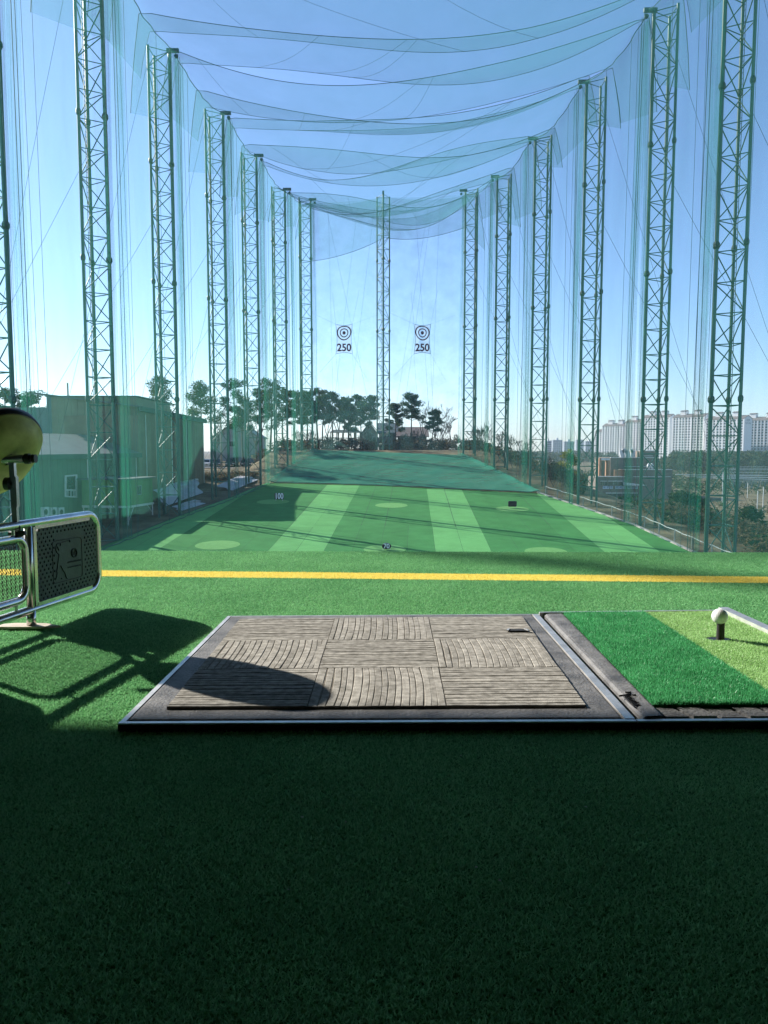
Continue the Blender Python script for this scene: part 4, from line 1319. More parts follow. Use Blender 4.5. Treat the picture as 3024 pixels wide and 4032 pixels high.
def WPx(px, py, out=0.0):
    d = ray(px, py); q = Vector((LXW(80), 80, 0)) + POUT * out
    return CAMP + d * ((q - CAMP).dot(POUT) / d.dot(POUT))
def cladding(parent, fa, n, m, thick=.06, name='cladding_panel', gap=.012):
    """fa(u) -> (bottom, top, outward)"""
    for k in range(n):
        a0, a1, o_ = fa(k / n); b0, b1, _ = fa((k + 1) / n)
        e = (b0 - a0).normalized() * gap
        mb = MB()
        mb.hexa([a0 + e, b0 - e, b0 - e - o_ * thick, a0 + e - o_ * thick, a1 + e, b1 - e, b1 - e - o_ * thick, a1 + e - o_ * thick])
        mb.build(name, m, parent)
def wall_box(parent, pts, z0, z1, m, name='wall_core'):
    mb = MB(); n = len(pts)
    mb.v += [Vector((p.x, p.y, z0)) for p in pts] + [Vector((p.x, p.y, z1)) for p in pts]
    mb.face(*reversed(range(n))); mb.face(*range(n, 2 * n))
    for k in range(n): mb.face(k, (k + 1) % n, n + (k + 1) % n, n + k)
    return mb.build(name, m, parent)
def downpipe(parent, y, z0, z1):
    p = WPt(y, 0, .12)
    mb = MB(); mb.tube([(p.x, p.y, z1), (p.x, p.y, z0)], .06, 6); mb.build('downpipe', M['pipe'], parent)
INW = -POUT
# long shed (farther)
YA, YB = 91.9, 111.0
zC0, zC1 = -6.6, P(803, 1662, 111).z
sC = thing('long_shed', 'long olive brown metal shed with a sloping eave behind the left nets', 'shed', WPt(YA, zC0))
wall_box(sC, [WPt(YA, 0, -.08), WPt(YB, 0, -.08), WPt(YB, 0, -14), WPt(YA, 0, -14)], zC0 - 1.5, zC1 + .2, M['brown'])
cladding(sC, lambda u: (WPt(lerp(YA, YB, u), zC0 - 1.5), WPt(lerp(YA, YB, u), zC1 + .9 * (1 - u)), POUT), 24, M['brown'])
mb = MB()
a, b = WPt(YA - .2, zC1 + .95, .35), WPt(YB + .3, zC1 + .1, .35)
mb.bar(a, b, .25, .55); mb.build('fascia', M['fascia'], sC)
mb = MB(); mb.hexa([a + Vector((0, 0, .2)), b + Vector((0, 0, .2)), b + INW * 14 + Vector((0, 0, 2.2)), a + INW * 14 + Vector((0, 0, 1.9)), a + Vector((0, 0, .35)), b + Vector((0, 0, .35)), b + INW * 14 + Vector((0, 0, 2.4)), a + INW * 14 + Vector((0, 0, 2.1))])
mb.build('roof', M['greyroof'], sC)
for y in (93.5, 100.5, 105.0, 110.7): downpipe(sC, y, zC0 - 1, zC1 + .3)
# tall olive shed behind
q0 = P(538, 1562, 93.5); zA1 = q0.z; xA1 = q0.x; xA0 = P(182, 1562, 93.5).x; xAL = P(-120, 1604, 93.5).x; zA2 = P(100, 1604, 93.5).z
zAm = P(300, 1712, 93.5).z
sA = thing('tall_shed', 'tall olive panelled shed with a stepped top behind the dark green shed', 'shed', Vector((xA1, 93.5, -7)))
OF = Vector((0, -1, 0))
wall_box(sA, [Vector((xAL, 93.6, 0)), Vector((xA1, 93.6, 0)), Vector((xA1, 108, 0)), Vector((xAL, 108, 0))], -8, zA2 - .1, M['grey'])
wall_box(sA, [Vector((xA0, 93.6, 0)), Vector((xA1, 93.6, 0)), Vector((xA1, 108, 0)), Vector((xA0, 108, 0))], zA2 - .1, zA1 - .1, M['olive'], 'upper_core')
xm = P(202, 1600, 93.5).x
cladding(sA, lambda u: (Vector((lerp(xm, xA1, u), 93.5, zAm)), Vector((lerp(xm, xA1, u), 93.5, zA1)), OF), 13, M['olive'])
cladding(sA, lambda u: (Vector((lerp(xAL, xA0, u), 93.5, zAm)), Vector((lerp(xAL, xA0, u), 93.5, zA2)), OF), 13, M['slate'])
cladding(sA, lambda u: (Vector((lerp(xA0, xm, u), 93.5, zAm)), Vector((lerp(xA0, xm, u), 93.5, zA1)), OF), 1, M['slate'])
mb = MB(); mb.box((xA0 - .1, 93.3, zA1), (xA1 + .15, 108, zA1 + .12)); mb.build('coping', M['fascia'], sA)
mb = MB(); mb.box((xAL, 93.3, zAm - .12), (xA1 + .08, 93.52, zAm)); mb.build('band', M['fascia'], sA)
p = P(268, 1562, 98)
mb = MB(); mb.tube([(p.x, 98, zA1), (p.x, 98, P(268, 1508, 98).z)], .10, 8); mb.build('flue_pipe', M['brown'], sA)
# dark green shed (nearer), grey gable roof
YA, YB = 58.0, 91.3
zB1 = P(400, 1797, 80).z; zB0 = -8.4
sB = thing('green_shed', 'dark green metal shed with a low grey roof behind the nearest left nets', 'shed', WPt(YA, zB0))
wall_box(sB, [WPt(YA, 0, -.08), WPt(YB, 0, -.08), WPt(YB, 0, -13), WPt(YA, 0, -13)], zB0 - 1, zB1 - .1, M['dkgreen'])
cladding(sB, lambda u: (WPt(lerp(YA, YB, u), zB0 - 1), WPt(lerp(YA, YB, u), zB1), POUT), 42, M['dkgreen'])
a, b = WPt(YA - .3, zB1, .5), WPt(YB + .2, zB1, .5)
mb = MB(); mb.bar(a, b, .2, .5); mb.build('fascia', M['fascia'], sB)
mb = MB(); up = Vector((0, 0, 2.3))
mb.hexa([a + Vector((0, 0, .12)), b + Vector((0, 0, .12)), b + INW * 6.8 + up, a + INW * 6.8 + up, a + Vector((0, 0, .27)), b + Vector((0, 0, .27)), b + INW * 6.8 + up + Vector((0, 0, .15)), a + INW * 6.8 + up + Vector((0, 0, .15))])
mb.build('roof', M['greyroof'], sB)
mb = MB(); mb.hexa([a + INW * 6.8 + up, b + INW * 6.8 + up, b + INW * 13.6, a + INW * 13.6, a + INW * 6.8 + up + Vector((0, 0, .15)), b + INW * 6.8 + up + Vector((0, 0, .15)), b + INW * 13.6 + Vector((0, 0, .15)), a + INW * 13.6 + Vector((0, 0, .15))])
mb.build('roof_rear', M['greyroof'], sB)
for y in (80.5, 90.9, 68.0): downpipe(sB, y, zB0 - .5, zB1 - .3)
def window_on(parent, fn, w, h, m_frame, m_glass, depth, out, mull=0):
    """fn(u,v) -> point on the wall; frame of four bars, pane set back"""
    pane = MB(); pane.quad(fn(.04, .04) - out * .0, fn(.96, .04), fn(.96, .96), fn(.04, .96))
    wpart = pane.build('window', m_glass, parent)
    t = .06
    for (u0, v0, u1, v1) in ((0, 0, 1, t), (0, 1 - t, 1, 1), (0, t, t * h / w, 1 - t), (1 - t * h / w, t, 1, 1 - t)):
        mb = MB(); q = [fn(u0, v0), fn(u1, v0), fn(u1, v1), fn(u0, v1)]
        mb.hexa([p_ for p_ in q] + [p_ + out * depth for p_ in q]); mb.build('window_frame', m_frame, wpart)
    for k in range(mull):
        u = (k + 1) / (mull + 1); mb = MB(); q = [fn(u - .02, t), fn(u + .02, t), fn(u + .02, .30), fn(u - .02, .30)]
        mb.hexa(q + [p_ + out * depth * .7 for p_ in q]); mb.build('window_bar', m_frame, wpart)
    if mull:
        mb = MB(); q = [fn(t, .30), fn(1 - t, .30), fn(1 - t, .36), fn(t, .36)]; mb.hexa(q + [p_ + out * depth * .8 for p_ in q]); mb.build('window_bar', m_frame, wpart)
    return wpart
c00, c10, c11, c01 = WPx(254, 1957, .03), WPx(302, 1960, .03), WPx(302, 1868, .03), WPx(254, 1872, .03)
window_on(sB, lambda u, v: (c00 * (1 - u) + c10 * u) * (1 - v) + (c01 * (1 - u) + c11 * u) * v, 1.2, 2.2, M['white'], M['glass'], .08, POUT, 3)
# hut on stilts
HA = Vector((-25.7, 77.0, 0)); HU = PDIR; HL = 5.4; HWD = 5.0
zh0, zh1 = P(510, 1992, 77).z, P(510, 1890, 77).z
hut = thing('stilt_hut', 'small bright green hut on white stilts behind the second left tower', 'hut', Vector((HA.x, HA.y, ground(HA.x, HA.y))))
def Hp(u, w, z): return HA + HU * u + INW * w + Vector((0, 0, z))
wall_box(hut, [Hp(.06, .06, 0), Hp(HL - .06, .06, 0), Hp(HL - .06, HWD, 0), Hp(.06, HWD, 0)], zh0, zh1, M['hut'], 'wall')
cladding(hut, lambda u: (Hp(HL * u, 0, zh0), Hp(HL * u, 0, zh1), POUT), 5, M['hut'], .05)
cladding(hut, lambda u: (Hp(0, HWD * (1 - u), zh0), Hp(0, HWD * (1 - u), zh1), -HU), 5, M['hut'], .05)
wall_box(hut, [Hp(-.35, -.35, 0), Hp(HL + .35, -.35, 0), Hp(HL + .35, HWD + .3, 0), Hp(-.35, HWD + .3, 0)], zh1, zh1 + .14, M['greyroof'], 'roof')
wall_box(hut, [Hp(-.08, -.08, 0), Hp(HL + .08, -.08, 0), Hp(HL + .08, HWD, 0), Hp(-.08, HWD, 0)], zh0 - .22, zh0 - .004, M['pipe'], 'floor_beam')
for u in (.05, HL - .05):
    for w in (.05, HWD - .1):
        p = Hp(u, w, 0); gz = ground(p.x, p.y)
        mb = MB(); mb.tube([(p.x, p.y, gz), (p.x, p.y, zh0 - .2)], .07, 6); mb.build('stilt', M['pipe'], hut)
        p2 = Hp(u + (1.2 if u < 1 else -1.2), w, zh0 - .2)
        mb = MB(); mb.tube([(p.x, p.y, gz + .3), p2], .04, 5); mb.build('strut', M['pipe'], hut)
w0 = [Hp(1.9, -.02, lerp(zh0, zh1, .38)), Hp(2.8, -.02, lerp(zh0, zh1, .38)), Hp(2.8, -.02, lerp(zh0, zh1, .74)), Hp(1.9, -.02, lerp(zh0, zh1, .74))]
window_on(hut, lambda u, v: (w0[0] * (1 - u) + w0[1] * u) * (1 - v) + (w0[3] * (1 - u) + w0[2] * u) * v, .9, 1, M['grey'], M['glass'], .05, POUT)
# outdoor units in rows along the sheds
def ac_unit(p, u, out, lb):
    o = thing('outdoor_unit', lb, 'air conditioner', p, 'outdoor air conditioner units along the left sheds')
    z = Vector((0, 0, 1)); c = p + out * .22 + z * .48
    mb = MB(); mb.obox(c, u * .43, out * .17, z * .44); mb.build('casing', M['white'], o)
    f = c + out * .172 - u * .1
    mb = MB(); mb.tube([f, f + out * .03], .30, 16); gr = mb.build('fan_grille', M['grey'], o)
    mb = MB(); mb.disc(f + out * .034, .25, tuple(out), 16); mb.build('fan_blades', M['black'], gr)
    for s in (-1, 1):
        mb = MB(); mb.obox(p + out * .22 + u * .3 * s + z * .02, u * .05, out * .2, z * .05); mb.build('foot', M['black'], o)
for k in range(3):
    y = 72.7 + 1.25 * k; ac_unit(WPx(240 + 35 * k, 2035, .05).lerp(WPt(y, P(260, 2035, y).z, .05), 1.0), PDIR, POUT, '%s outdoor unit from the left below the white window' % ORD[k].replace('nearest', 'first'))
for k in range(7):
    y = 98.5 + 1.5 * k; z = P(680, 1935 - 4 * k, y).z; ac_unit(WPt(y, z, .05), PDIR, POUT, '%s outdoor unit from the left along the long shed' % ORD[k].replace('nearest', 'first'))
# white sheets on the bank
def sheet_mound(pts, lb, seed):
    r = random.Random(seed)
    c = sum(pts, Vector()) / 4
    o = None
    mb = MB()
    def fn(u, v):
        p = (pts[0] * (1 - u) + pts[1] * u) * (1 - v) + (pts[3] * (1 - u) + pts[2] * u) * v
        e = math.sin(math.pi * u) * math.sin(math.pi * v)
        p = p + Vector((math.sin(v * 9 + seed) * .25, math.sin(u * 8) * .25, 0))
        return (p.x, p.y, max(p.z, ground(p.x, p.y) + .02) + .35 * e + .12 * math.sin(u * 11 + seed) * math.sin(v * 9) * e)
    mb.grid(fn, 14, 10)
    o = mb.build('white_sheet', M['snow'], None, True, loc=c)
    tag(o, lb, 'sheet', 'white sheets on the bank left of the turf')
def gp(x, y, dz=0.0): return Vector((x, y, ground(x, y) + dz))
sheet_mound([gp(-25.5, 89, .1), gp(-23.6, 99, .1), gp(-25.2, 103, 1.4), gp(-27.4, 91.5, 1.6)], 'large crumpled white sheet on the bank below the long shed', 1)
sheet_mound([gp(-22.6, 85, .05), gp(-21.4, 91, .05), gp(-22.5, 92, .4), gp(-23.6, 86, .4)], 'small white sheet at the foot of the third left tower', 2)
sheet_mound([gp(-20.3, 103, .05), gp(-18.4, 112, .05), gp(-20.8, 114, .5), gp(-22.6, 104, .6)], 'pale sheet on the bank by the fourth left tower', 3)

# ------------------------------------------------------------------ car park
CPZ = P(905, 1838, 146).z
mb = MB(); mb.hexa([(-48, 138, CPZ - 1.6), (-21.5, 138, CPZ - 1.6), (-21.5, 153, CPZ - 1.6), (-48, 153, CPZ - 1.6), (-48, 138, CPZ), (-21.5, 138, CPZ), (-21.5, 153, CPZ), (-48, 153, CPZ)])
struct(mb.build('pavement', M['asphalt']))
M['brick'] = mat('wall_block', (0.22, 0.13, 0.09), 0.9, var=.3, scale=2, rand=.2)
rw = thing('block_wall', 'low reddish block wall below the parked cars', 'wall', Vector((-34, 137.8, CPZ - 1.6)))
BLK = MB(); BLK.box((-.47, -.13, -.19), (.47, .13, .19)); BLK_ME = BLK.mesh('block', M['brick'])
for rr_ in range(4):
    for k in range(13):
        link('block', BLK_ME, rw, Vector((-34, 137.85, CPZ - 1.4)) - rw.location + Vector((-5 + k * .98 + (.49 if rr_ % 2 else 0), .01 * (k % 3), rr_ * .4)))
rl = thing('picket_fence', 'low white picket fence at the edge of the car park', 'fence', Vector((-34, 138.3, CPZ)))
PK = MB(); PK.box((-.03, -.02, 0), (.03, .02, .85)); PK_ME = PK.mesh('picket', M['white'])
for k in range(34): link('picket', PK_ME, rl, Vector((-4.5 + k * .24, 0, 0)))
for z in (.2, .7):
    mb = MB(); mb.box((-38.6, 138.33, CPZ + z), (-30.3, 138.36, CPZ + z + .06)); mb.build('fence_rail', M['white'], rl)
def carpaint(name, c): return mat(name, c, 0.25, spec=.6, var=.1, scale=1)
def car(px, Y, m, lb, yaw, suv):
    x = P(px, 1838, Y).x
    o = thing('parked_car', lb, 'car', Vector((x, Y, CPZ)), 'cars parked behind the left nets')
    o.rotation_euler = (0, 0, yaw)
    def put(name, mb, mt, parent=o, sm_=False):
        return link(name, mb.mesh(name, mt, sm_), parent)
    L2, W2, H1, H = 2.2, .9, (.95 if suv else .82), (1.72 if suv else 1.45)
    prof = [(-L2, .35), (-L2, .7), (-L2 + .25, H1 - .06), (-1.0, H1), (1.3, H1 + .02), (L2 - .1, H1 - .02), (L2, .6), (L2, .35)]
    mb = MB(); n = len(prof)
    for s, inset in ((-1, 0), (1, 0)):
        mb.v += [Vector((s * (W2 - (.06 if z < .4 or z > .78 else 0)), y, z)) for y, z in prof]
    for k in range(n): mb.face(k, (k + 1) % n, n + (k + 1) % n, n + k)
    mb.face(*range(n)); mb.face(*reversed(range(n, 2 * n)))
    body = put('body', mb, m)
    cab = [(-1.0, H1), (-.25, H), (1.25 if suv else .95, H), (2.0 if suv else 1.7, H1 + .02)]
    mb = MB()
    for s in (-1, 1): mb.v += [Vector((s * (W2 - .04 if z < H - .1 else W2 - .2), y, z)) for y, z in cab]
    for k in range(4): mb.face(k, (k + 1) % 4, 4 + (k + 1) % 4, 4 + k)
    mb.face(0, 1, 2, 3); mb.face(7, 6, 5, 4)
    cb = put('cabin', mb, m)
    mb = MB(); mb.quad((-.66, -.93, H1 + .07), (.66, -.93, H1 + .07), (.56, -.36, H - .09), (-.56, -.36, H - .09))
    for v in mb.v: v.y -= .03
    put('windscreen', mb, M['glass'], cb)
    for s in (-1, 1):
        mb = MB(); mb.quad((s * (W2 - .03), -.75, H1 + .06), (s * (W2 - .03), 1.5, H1 + .06), (s * (W2 - .165), 1.0, H - .09), (s * (W2 - .165), -.2, H - .09)); put('side_window', mb, M['glass'], cb)
        mb = MB(); mb.obox((s * .66, -L2 - .005, .66), (.17, 0, 0), (0, .03, 0), (0, 0, .07)); put('headlight', mb, M['white'])
        for y in (-1.35, 1.3):
            mb = MB(); mb.tube([(s * (W2 - .2), y, .32), (s * (W2 + .01), y, .32)], .32, 14); wh = put('wheel', mb, M['black'])
            mb = MB(); mb.tube([(s * (W2 + .0), y, .32), (s * (W2 + .02), y, .32)], .19, 10); put('rim', mb, M['grey'], wh)
    mb = MB(); mb.obox((0, -L2 - .01, .5), (.5, 0, 0), (0, .03, 0), (0, 0, .1)); put('grille', mb, M['black'])
    mb = MB(); mb.obox((0, -L2 - .035, .42), (.26, 0, 0), (0, .01, 0), (0, 0, .06)); put('number_plate', mb, M['white'])
car(813, 146.0, carpaint('paint_white', (.6, .6, .6)), 'white car half hidden behind the end of the long shed', .1, False)
car(852, 145.5, carpaint('paint_black', (.02, .02, .022)), 'black car left of the white pole', .15, False)
car(910, 145.0, carpaint('paint_dark_green', (.03, .05, .05)), 'large dark car right of the white pole', .1, True)
car(966, 144.5, carpaint('paint_charcoal', (.035, .037, .042)), 'dark grey car rightmost of the parked cars', .25, False)
p = P(873, 1880, 131)
up_ = thing('utility_pole', 'pale concrete utility pole with crossarms behind the parked row', 'pole', Vector((p.x, 131, ground(p.x, 131))))
zt = P(873, 1632, 131).z
mb = MB(); mb.tube([(p.x, 131, ground(p.x, 131) - .1), (p.x, 131, zt)], [.19, .12], 10); mb.build('shaft', M['conc'], up_, True)
for k in range(2):
    mb = MB(); mb.box((p.x - .9, 130.86, zt - .5 - .9 * k), (p.x + .9, 130.95, zt - .4 - .9 * k)); ca = mb.build('crossarm', M['grey'], up_)
    for s in (-.75, -.3, .3, .75):
        mb = MB(); mb.tube([(p.x + s, 130.9, zt - .4 - .9 * k), (p.x + s, 130.9, zt - .18 - .9 * k)], .045, 6); mb.build('insulator', M['white'], ca)

# ------------------------------------------------------------------ houses and pavilion beyond the rear nets
M['tile_roof'] = colm('dark_roof', (0.10, 0.13, 0.125)); M['brown_roof'] = colm('brown_roof', (0.19, 0.14, 0.11)); M['plaster'] = colm('plaster', (0.42, 0.40, 0.35)); M['wood'] = colm('dark_wood', (0.12, 0.09, 0.065))
def gable_house(name, lb, x0, x1, y0, y1, z0, ze, zr, wm, rm, ridge_x, wins=()):
    o = thing(name, lb, 'house', Vector(((x0 + x1) / 2, y0, z0)))
    mb = MB()
    if ridge_x:                                                    # ridge along x
        ym = (y0 + y1) / 2
        mb.box((x0, y0, z0), (x1, y1, ze))
        mb.tri((x0, y0, ze), (x0, y1, ze), (x0, ym, zr)); mb.tri((x1, y1, ze), (x1, y0, ze), (x1, ym, zr))
        sl = [((x0 - .5, y0 - .6, ze - .25), (x1 + .5, y0 - .6, ze - .25), (x1 + .5, ym, zr + .1), (x0 - .5, ym, zr + .1)), ((x0 - .5, ym, zr + .1), (x1 + .5, ym, zr + .1), (x1 + .5, y1 + .6, ze - .25), (x0 - .5, y1 + .6, ze - .25))]
    else:
        xm_ = (x0 + x1) / 2
        mb.box((x0, y0, z0), (x1, y1, ze))
        mb.tri((x0, y0, ze), (x1, y0, ze), (xm_, y0, zr)); mb.tri((x1, y1, ze), (x0, y1, ze), (xm_, y1, zr))
        sl = [((x0 - .4, y0 - .5, ze - .25), (xm_, y0 - .5, zr + .1), (xm_, y1, zr + .1), (x0 - .4, y1, ze - .25)), ((xm_, y0 - .5, zr + .1), (x1 + .4, y0 - .5, ze - .25), (x1 + .4, y1, ze - .25), (xm_, y1, zr + .1))]
    mb.build('wall', wm, o)
    for q in sl:
        mb = MB(); q = [Vector(v) for v in q]; mb.hexa(q + [v + Vector((0, 0, .16)) for v in q]); mb.build('roof_slope', rm, o)
    for (wx, wz, ww, wh) in wins:
        fn = lambda u, v: Vector((wx + ww * u, y0 - .03, wz + wh * v))
        window_on(o, fn, ww, wh, M['white'], M['glass'], .05, Vector((0, -1, 0)))
    return o
def zz(py, Y): return P(1512, py, Y).z
def xx(px, Y): return P(px, 1750, Y).x
hs = gable_house('gabled_house', 'pale gabled house with a dark roof behind the lone rear tower', xx(1428, 158), xx(1486, 158), 158, 166, -.5, zz(1705, 158), zz(1664, 158), M['plaster'], M['tile_roof'], False, [(xx(1446, 158), zz(1742, 158), 1.1, 1.5)])
mb = MB(); mb.disc((xx(1455, 158), 157.96, zz(1689, 158)), .42, (0, -1, 0), 16); mb.build('round_window', M['glass'], hs)
gable_house('gabled_house', 'wider house with a dark ridge roof right of the pale gable', xx(1492, 162), xx(1560, 162), 162, 170, -.5, zz(1702, 162), zz(1668, 162), M['plaster'], M['tile_roof'], True, [(xx(1505, 162), zz(1738, 162), 1.4, 1.2)])
gable_house('gabled_house', 'brown roofed house partly hidden behind the tallest rear pine', xx(1568, 160), xx(1680, 160), 160, 169, -.5, zz(1716, 160), zz(1684, 160), M['wood'], M['brown_roof'], True, [(xx(1590, 160), zz(1745, 160), 1.3, 1.2), (xx(1640, 160), zz(1745, 160), 1.3, 1.2)])
gable_house('gabled_house', 'grey gabled house behind the parked cars', xx(835, 168), xx(1020, 168), 168, 178, -4, zz(1722, 168), zz(1664, 168), M['grey'], M['greyroof'], False, [(xx(900, 168), zz(1760, 168), 1.6, 1.3)])
pv = thing('pavilion', 'open wooden pavilion with a flat dark roof under the left target', 'pavilion', Vector((xx(1360, 156), 156, .1)))
mb = MB(); a0, a1 = xx(1303, 156), xx(1418, 156)
mb.hexa([(a0 - .3, 155, zz(1703, 156)), (a1 + .3, 155, zz(1703, 156)), (a1 + .3, 160, zz(1703, 156)), (a0 - .3, 160, zz(1703, 156)), (a0 + .5, 156.5, zz(1692, 156)), (a1 - .4, 156.5, zz(1692, 156)), (a1 - .4, 158.5, zz(1692, 156)), (a0 + .5, 158.5, zz(1692, 156))])
mb.build('roof', M['tile_roof'], pv)
for k in range(6):
    for y in (155.5, 159.5):
        x = lerp(a0, a1, k / 5); mb = MB(); mb.tube([(x, y, ground(x, y)), (x, y, zz(1702, 156))], .09, 6); mb.build('post', M['wood'], pv)
for z in (zz(1726, 156), zz(1741, 156)):
    mb = MB(); mb.box((a0, 155.45, z), (a1, 155.55, z + .12)); mb.build('rail', M['wood'], pv)
mb = MB(); mb.box((a0, 155.3, zz(1748, 156)), (a1, 159.8, zz(1744, 156))); mb.build('floor', M['wood'], pv)

# ================================================================== right: brick school
M['dkbrick'] = mat('dark_brick', (0.205, 0.165, 0.138), 0.9, var=.18, scale=.8); M['orbrick'] = mat('orange_brick', (0.42, 0.22, 0.13), 0.9, var=.15, scale=.8); M['blue_print'] = mat('blue_print', (0.05, 0.10, 0.26), 0.8); M['tilew'] = mat('banner_tile', (0.55, 0.62, 0.70), 0.7)
def bx(px0, px1, py0, py1, Y, dY): return (P(px0, 1800, Y).x, Y, P(1512, py1, Y).z), (P(px1, 1800, Y).x, Y + dY, P(1512, py0, Y).z)
sch = thing('brick_school', 'brown brick school with stepped flat roofs behind the second right tower', 'school', Vector((P(2480, 1800, 200).x, 200, -13.4)))
def blk(name, px0, px1, py0, py1, Y, dY, m, to_ground=True, parent=sch):
    lo, hi = bx(px0, px1, py0, py1, Y, dY)
    if to_ground: lo = (lo[0], lo[1], -13.8)
    mb = MB(); mb.box(lo, hi); return mb.build(name, m, parent)
blk('tall_wing', 2404, 2577, 1803, 1960, 212, 16, M['dkbrick'])
blk('stair_tower', 2519, 2592, 1776, 1960, 214, 9, M['dkbrick'])
blk('side_wing', 2466, 2648, 1850, 1960, 204, 7.5, M['dkbrick'])
fw = blk('front_wing', 2347, 2463, 1878, 1975, 196, 7, M['dkbrick'])
blk('front_wing', 2464.5, 2516, 1913, 1975, 196, 7, M['dkbrick'])
blk('gate_pier', 2360, 2369, 1803, 1880, 208, 2.5, M['orbrick']); blk('gate_pier', 2394, 2403, 1803, 1880, 208, 2.5, M['orbrick'])
blk('gate_lintel', 2369.3, 2393.7, 1803, 1813, 208, 2.5, M['orbrick'], False); blk('gate_wall', 2370, 2383, 1814, 1880, 209, 1, M['dkbrick'])
blk('orange_wall', 2420, 2465, 1849, 1880, 205.4, .5, M['orbrick'])
for px0, px1, py, Y in ((2404, 2578, 1803, 212), (2519, 2593, 1776, 214), (2466, 2649, 1850, 204), (2346, 2464, 1878, 196)):
    lo, hi = bx(px0, px1, py - 2.2, py + .4, Y - .15, .5); mb = MB(); mb.box(lo, hi); mb.build('coping', M['pipe'], sch)
for (px0, px1, py0, py1, Y) in ((2368, 2392, 1896, 1910, 196), (2399, 2455, 1896, 1910, 196), (2390, 2412, 1943, 1960, 196), (2415, 2472, 1943, 1960, 196), (2479, 2515, 1943, 1960, 196)):
    lo, hi = bx(px0, px1, py0, py1, Y - .06, .05); mb = MB(); mb.box(lo, hi); w_ = mb.build('window', M['glass'], sch)
    lo, hi = bx(px0 - 1, px1 + 1, py0 - 3, py0, Y - .18, .17); mb = MB(); mb.box(lo, hi); mb.build('lintel', M['pipe'], w_)
    for f in (.33, .66):
        lo, hi = bx(lerp(px0, px1, f) - .5, lerp(px0, px1, f) + .5, py0, py1, Y - .1, .03); mb = MB(); mb.box(lo, hi); mb.build('mullion', M['grey'], w_)
for (px0, px1, py, Y) in ((2495, 2643, 1876, 204), (2533, 2570, 1794, 214), (2460, 2560, 1836, 212)):
    lo, hi = bx(px0, px1, py, py + 2, Y - .1, .09); mb = MB(); mb.box(lo, hi); mb.build('string_course', M['pipe'], sch)
Yc = 194
mb = MB(); q = [P(2462, 1900, Yc), P(2545, 1910, Yc), P(2545, 1912, Yc), P(2462, 1912, Yc)]; mb.hexa([v for v in q] + [v + Vector((0, 1.8, 0)) for v in q]); mb.build('canopy', M['white'], sch)
for (a_, b_) in (((2446, 1772), (2452, 1800)), ((2450, 1773), (2466, 1774)), ((2466, 1774), (2474, 1800)), ((2482, 1776), (2492, 1773)), ((2492, 1773), (2492, 1800))):
    mb = MB(); mb.bar(P(*a_, 216), P(*b_, 216), 1.2, .5, (0, 1, 0)); mb.build('roof_frame', M['white'], sch)
for px in (2553, 2566):
    tk = MB(); c_ = P(px, 1846, 209); tk.tube([c_, c_ + Vector((0, 0, 1.0)), c_ + Vector((0, 0, 1.25)), c_ + Vector((0, 0, 1.5))], [.42, .42, .25, .12], 10)
    t_ = tk.build('water_tank', M['white'], None, True, loc=c_); tag(t_, '%s white water tank on the flat school roof' % ('left' if px < 2560 else 'right'), 'tank', 'white water tanks on the school roof')
def text(body, name, size, p, rot, m, parent, sx=1.0, ext=.004):
    cu = bpy.data.curves.new(name, 'FONT'); cu.body = body; cu.size = size; cu.align_x = 'CENTER'; cu.align_y = 'CENTER'; cu.extrude = ext; cu.offset = size * .026
    cu.materials.append(m)
    tmp = bpy.data.objects.new(name, cu); COL.objects.link(tmp)
    dg = bpy.context.evaluated_depsgraph_get(); me = bpy.data.meshes.new_from_object(tmp.evaluated_get(dg))
    bpy.data.objects.remove(tmp)
    me.name = name
    o = link(name, me, parent)
    o.location = p - (org(parent) if parent is not None else Vector()); o.rotation_euler = rot; o.scale = (sx, 1, 1)
    return o
RX90 = (math.pi / 2, 0, 0)
for ch, px in zip('바꾸면미래가보인다', (2383, 2395, 2410, 2433, 2447, 2461, 2480, 2494, 2509)):
    lo, hi = bx(px - 6, px + 6, 1914, 1925, 195.75, .2)
    mb = MB(); mb.box(lo, hi); tl_ = mb.build('banner_tile', M['tilew'], sch)
    text(ch, 'banner_letter', .62, Vector(((lo[0] + hi[0]) / 2, 195.74, (lo[2] + hi[2]) / 2)), RX90, M['blue_print'], sch, 1.0)
lo, hi = bx(2368, 2402, 1804, 1812, 207.9, .08); mb = MB(); mb.box(lo, hi); mb.build('name_board', M['white'], sch)

# ================================================================== right: racks on the plain
M['rack'] = mat('rack_green', (0.10, 0.14, 0.12), .6, var=.2, scale=1)
for k in range(8):
    Y = 235 + k * 26 + (k > 3) * 20; py = 2000 - k * 17
    z = ground(P(2950, 1900, Y).x, Y)
    x0, x1 = P(2880 - 20 * (k % 3), 1900, Y).x, P(3080, 1900, Y).x
    o = thing('trellis_row', 'row of slanted dark trellis frames, %s of eight on the right plain' % (ORD + ['eighth'])[k], 'trellis', Vector((x0, Y, z)), 'trellis rows on the right plain')
    for h in (2.6, 3.3):
        mb = MB(); mb.bar((x0, Y, z + h), (x1, Y, z + h), .10, .12); mb.build('rail', M['rack' if h < 3 else 'pipe'], o)
    n = int((x1 - x0) / 1.9)
    for q in range(n):
        x = x0 + q * 1.9
        mb = MB(); mb.bar((x, Y, z), (x, Y, z + 3.3), .10, .10, (0, 1, 0)); mb.build('post', M['rack'], o)
        mb = MB(); mb.bar((x + .2, Y - .5, z + 1.1), (x + 1.2, Y + .3, z + 3.2), .5, .06, (0, 1, 0)); mb.build('slanted_frame', M['rack'], o)
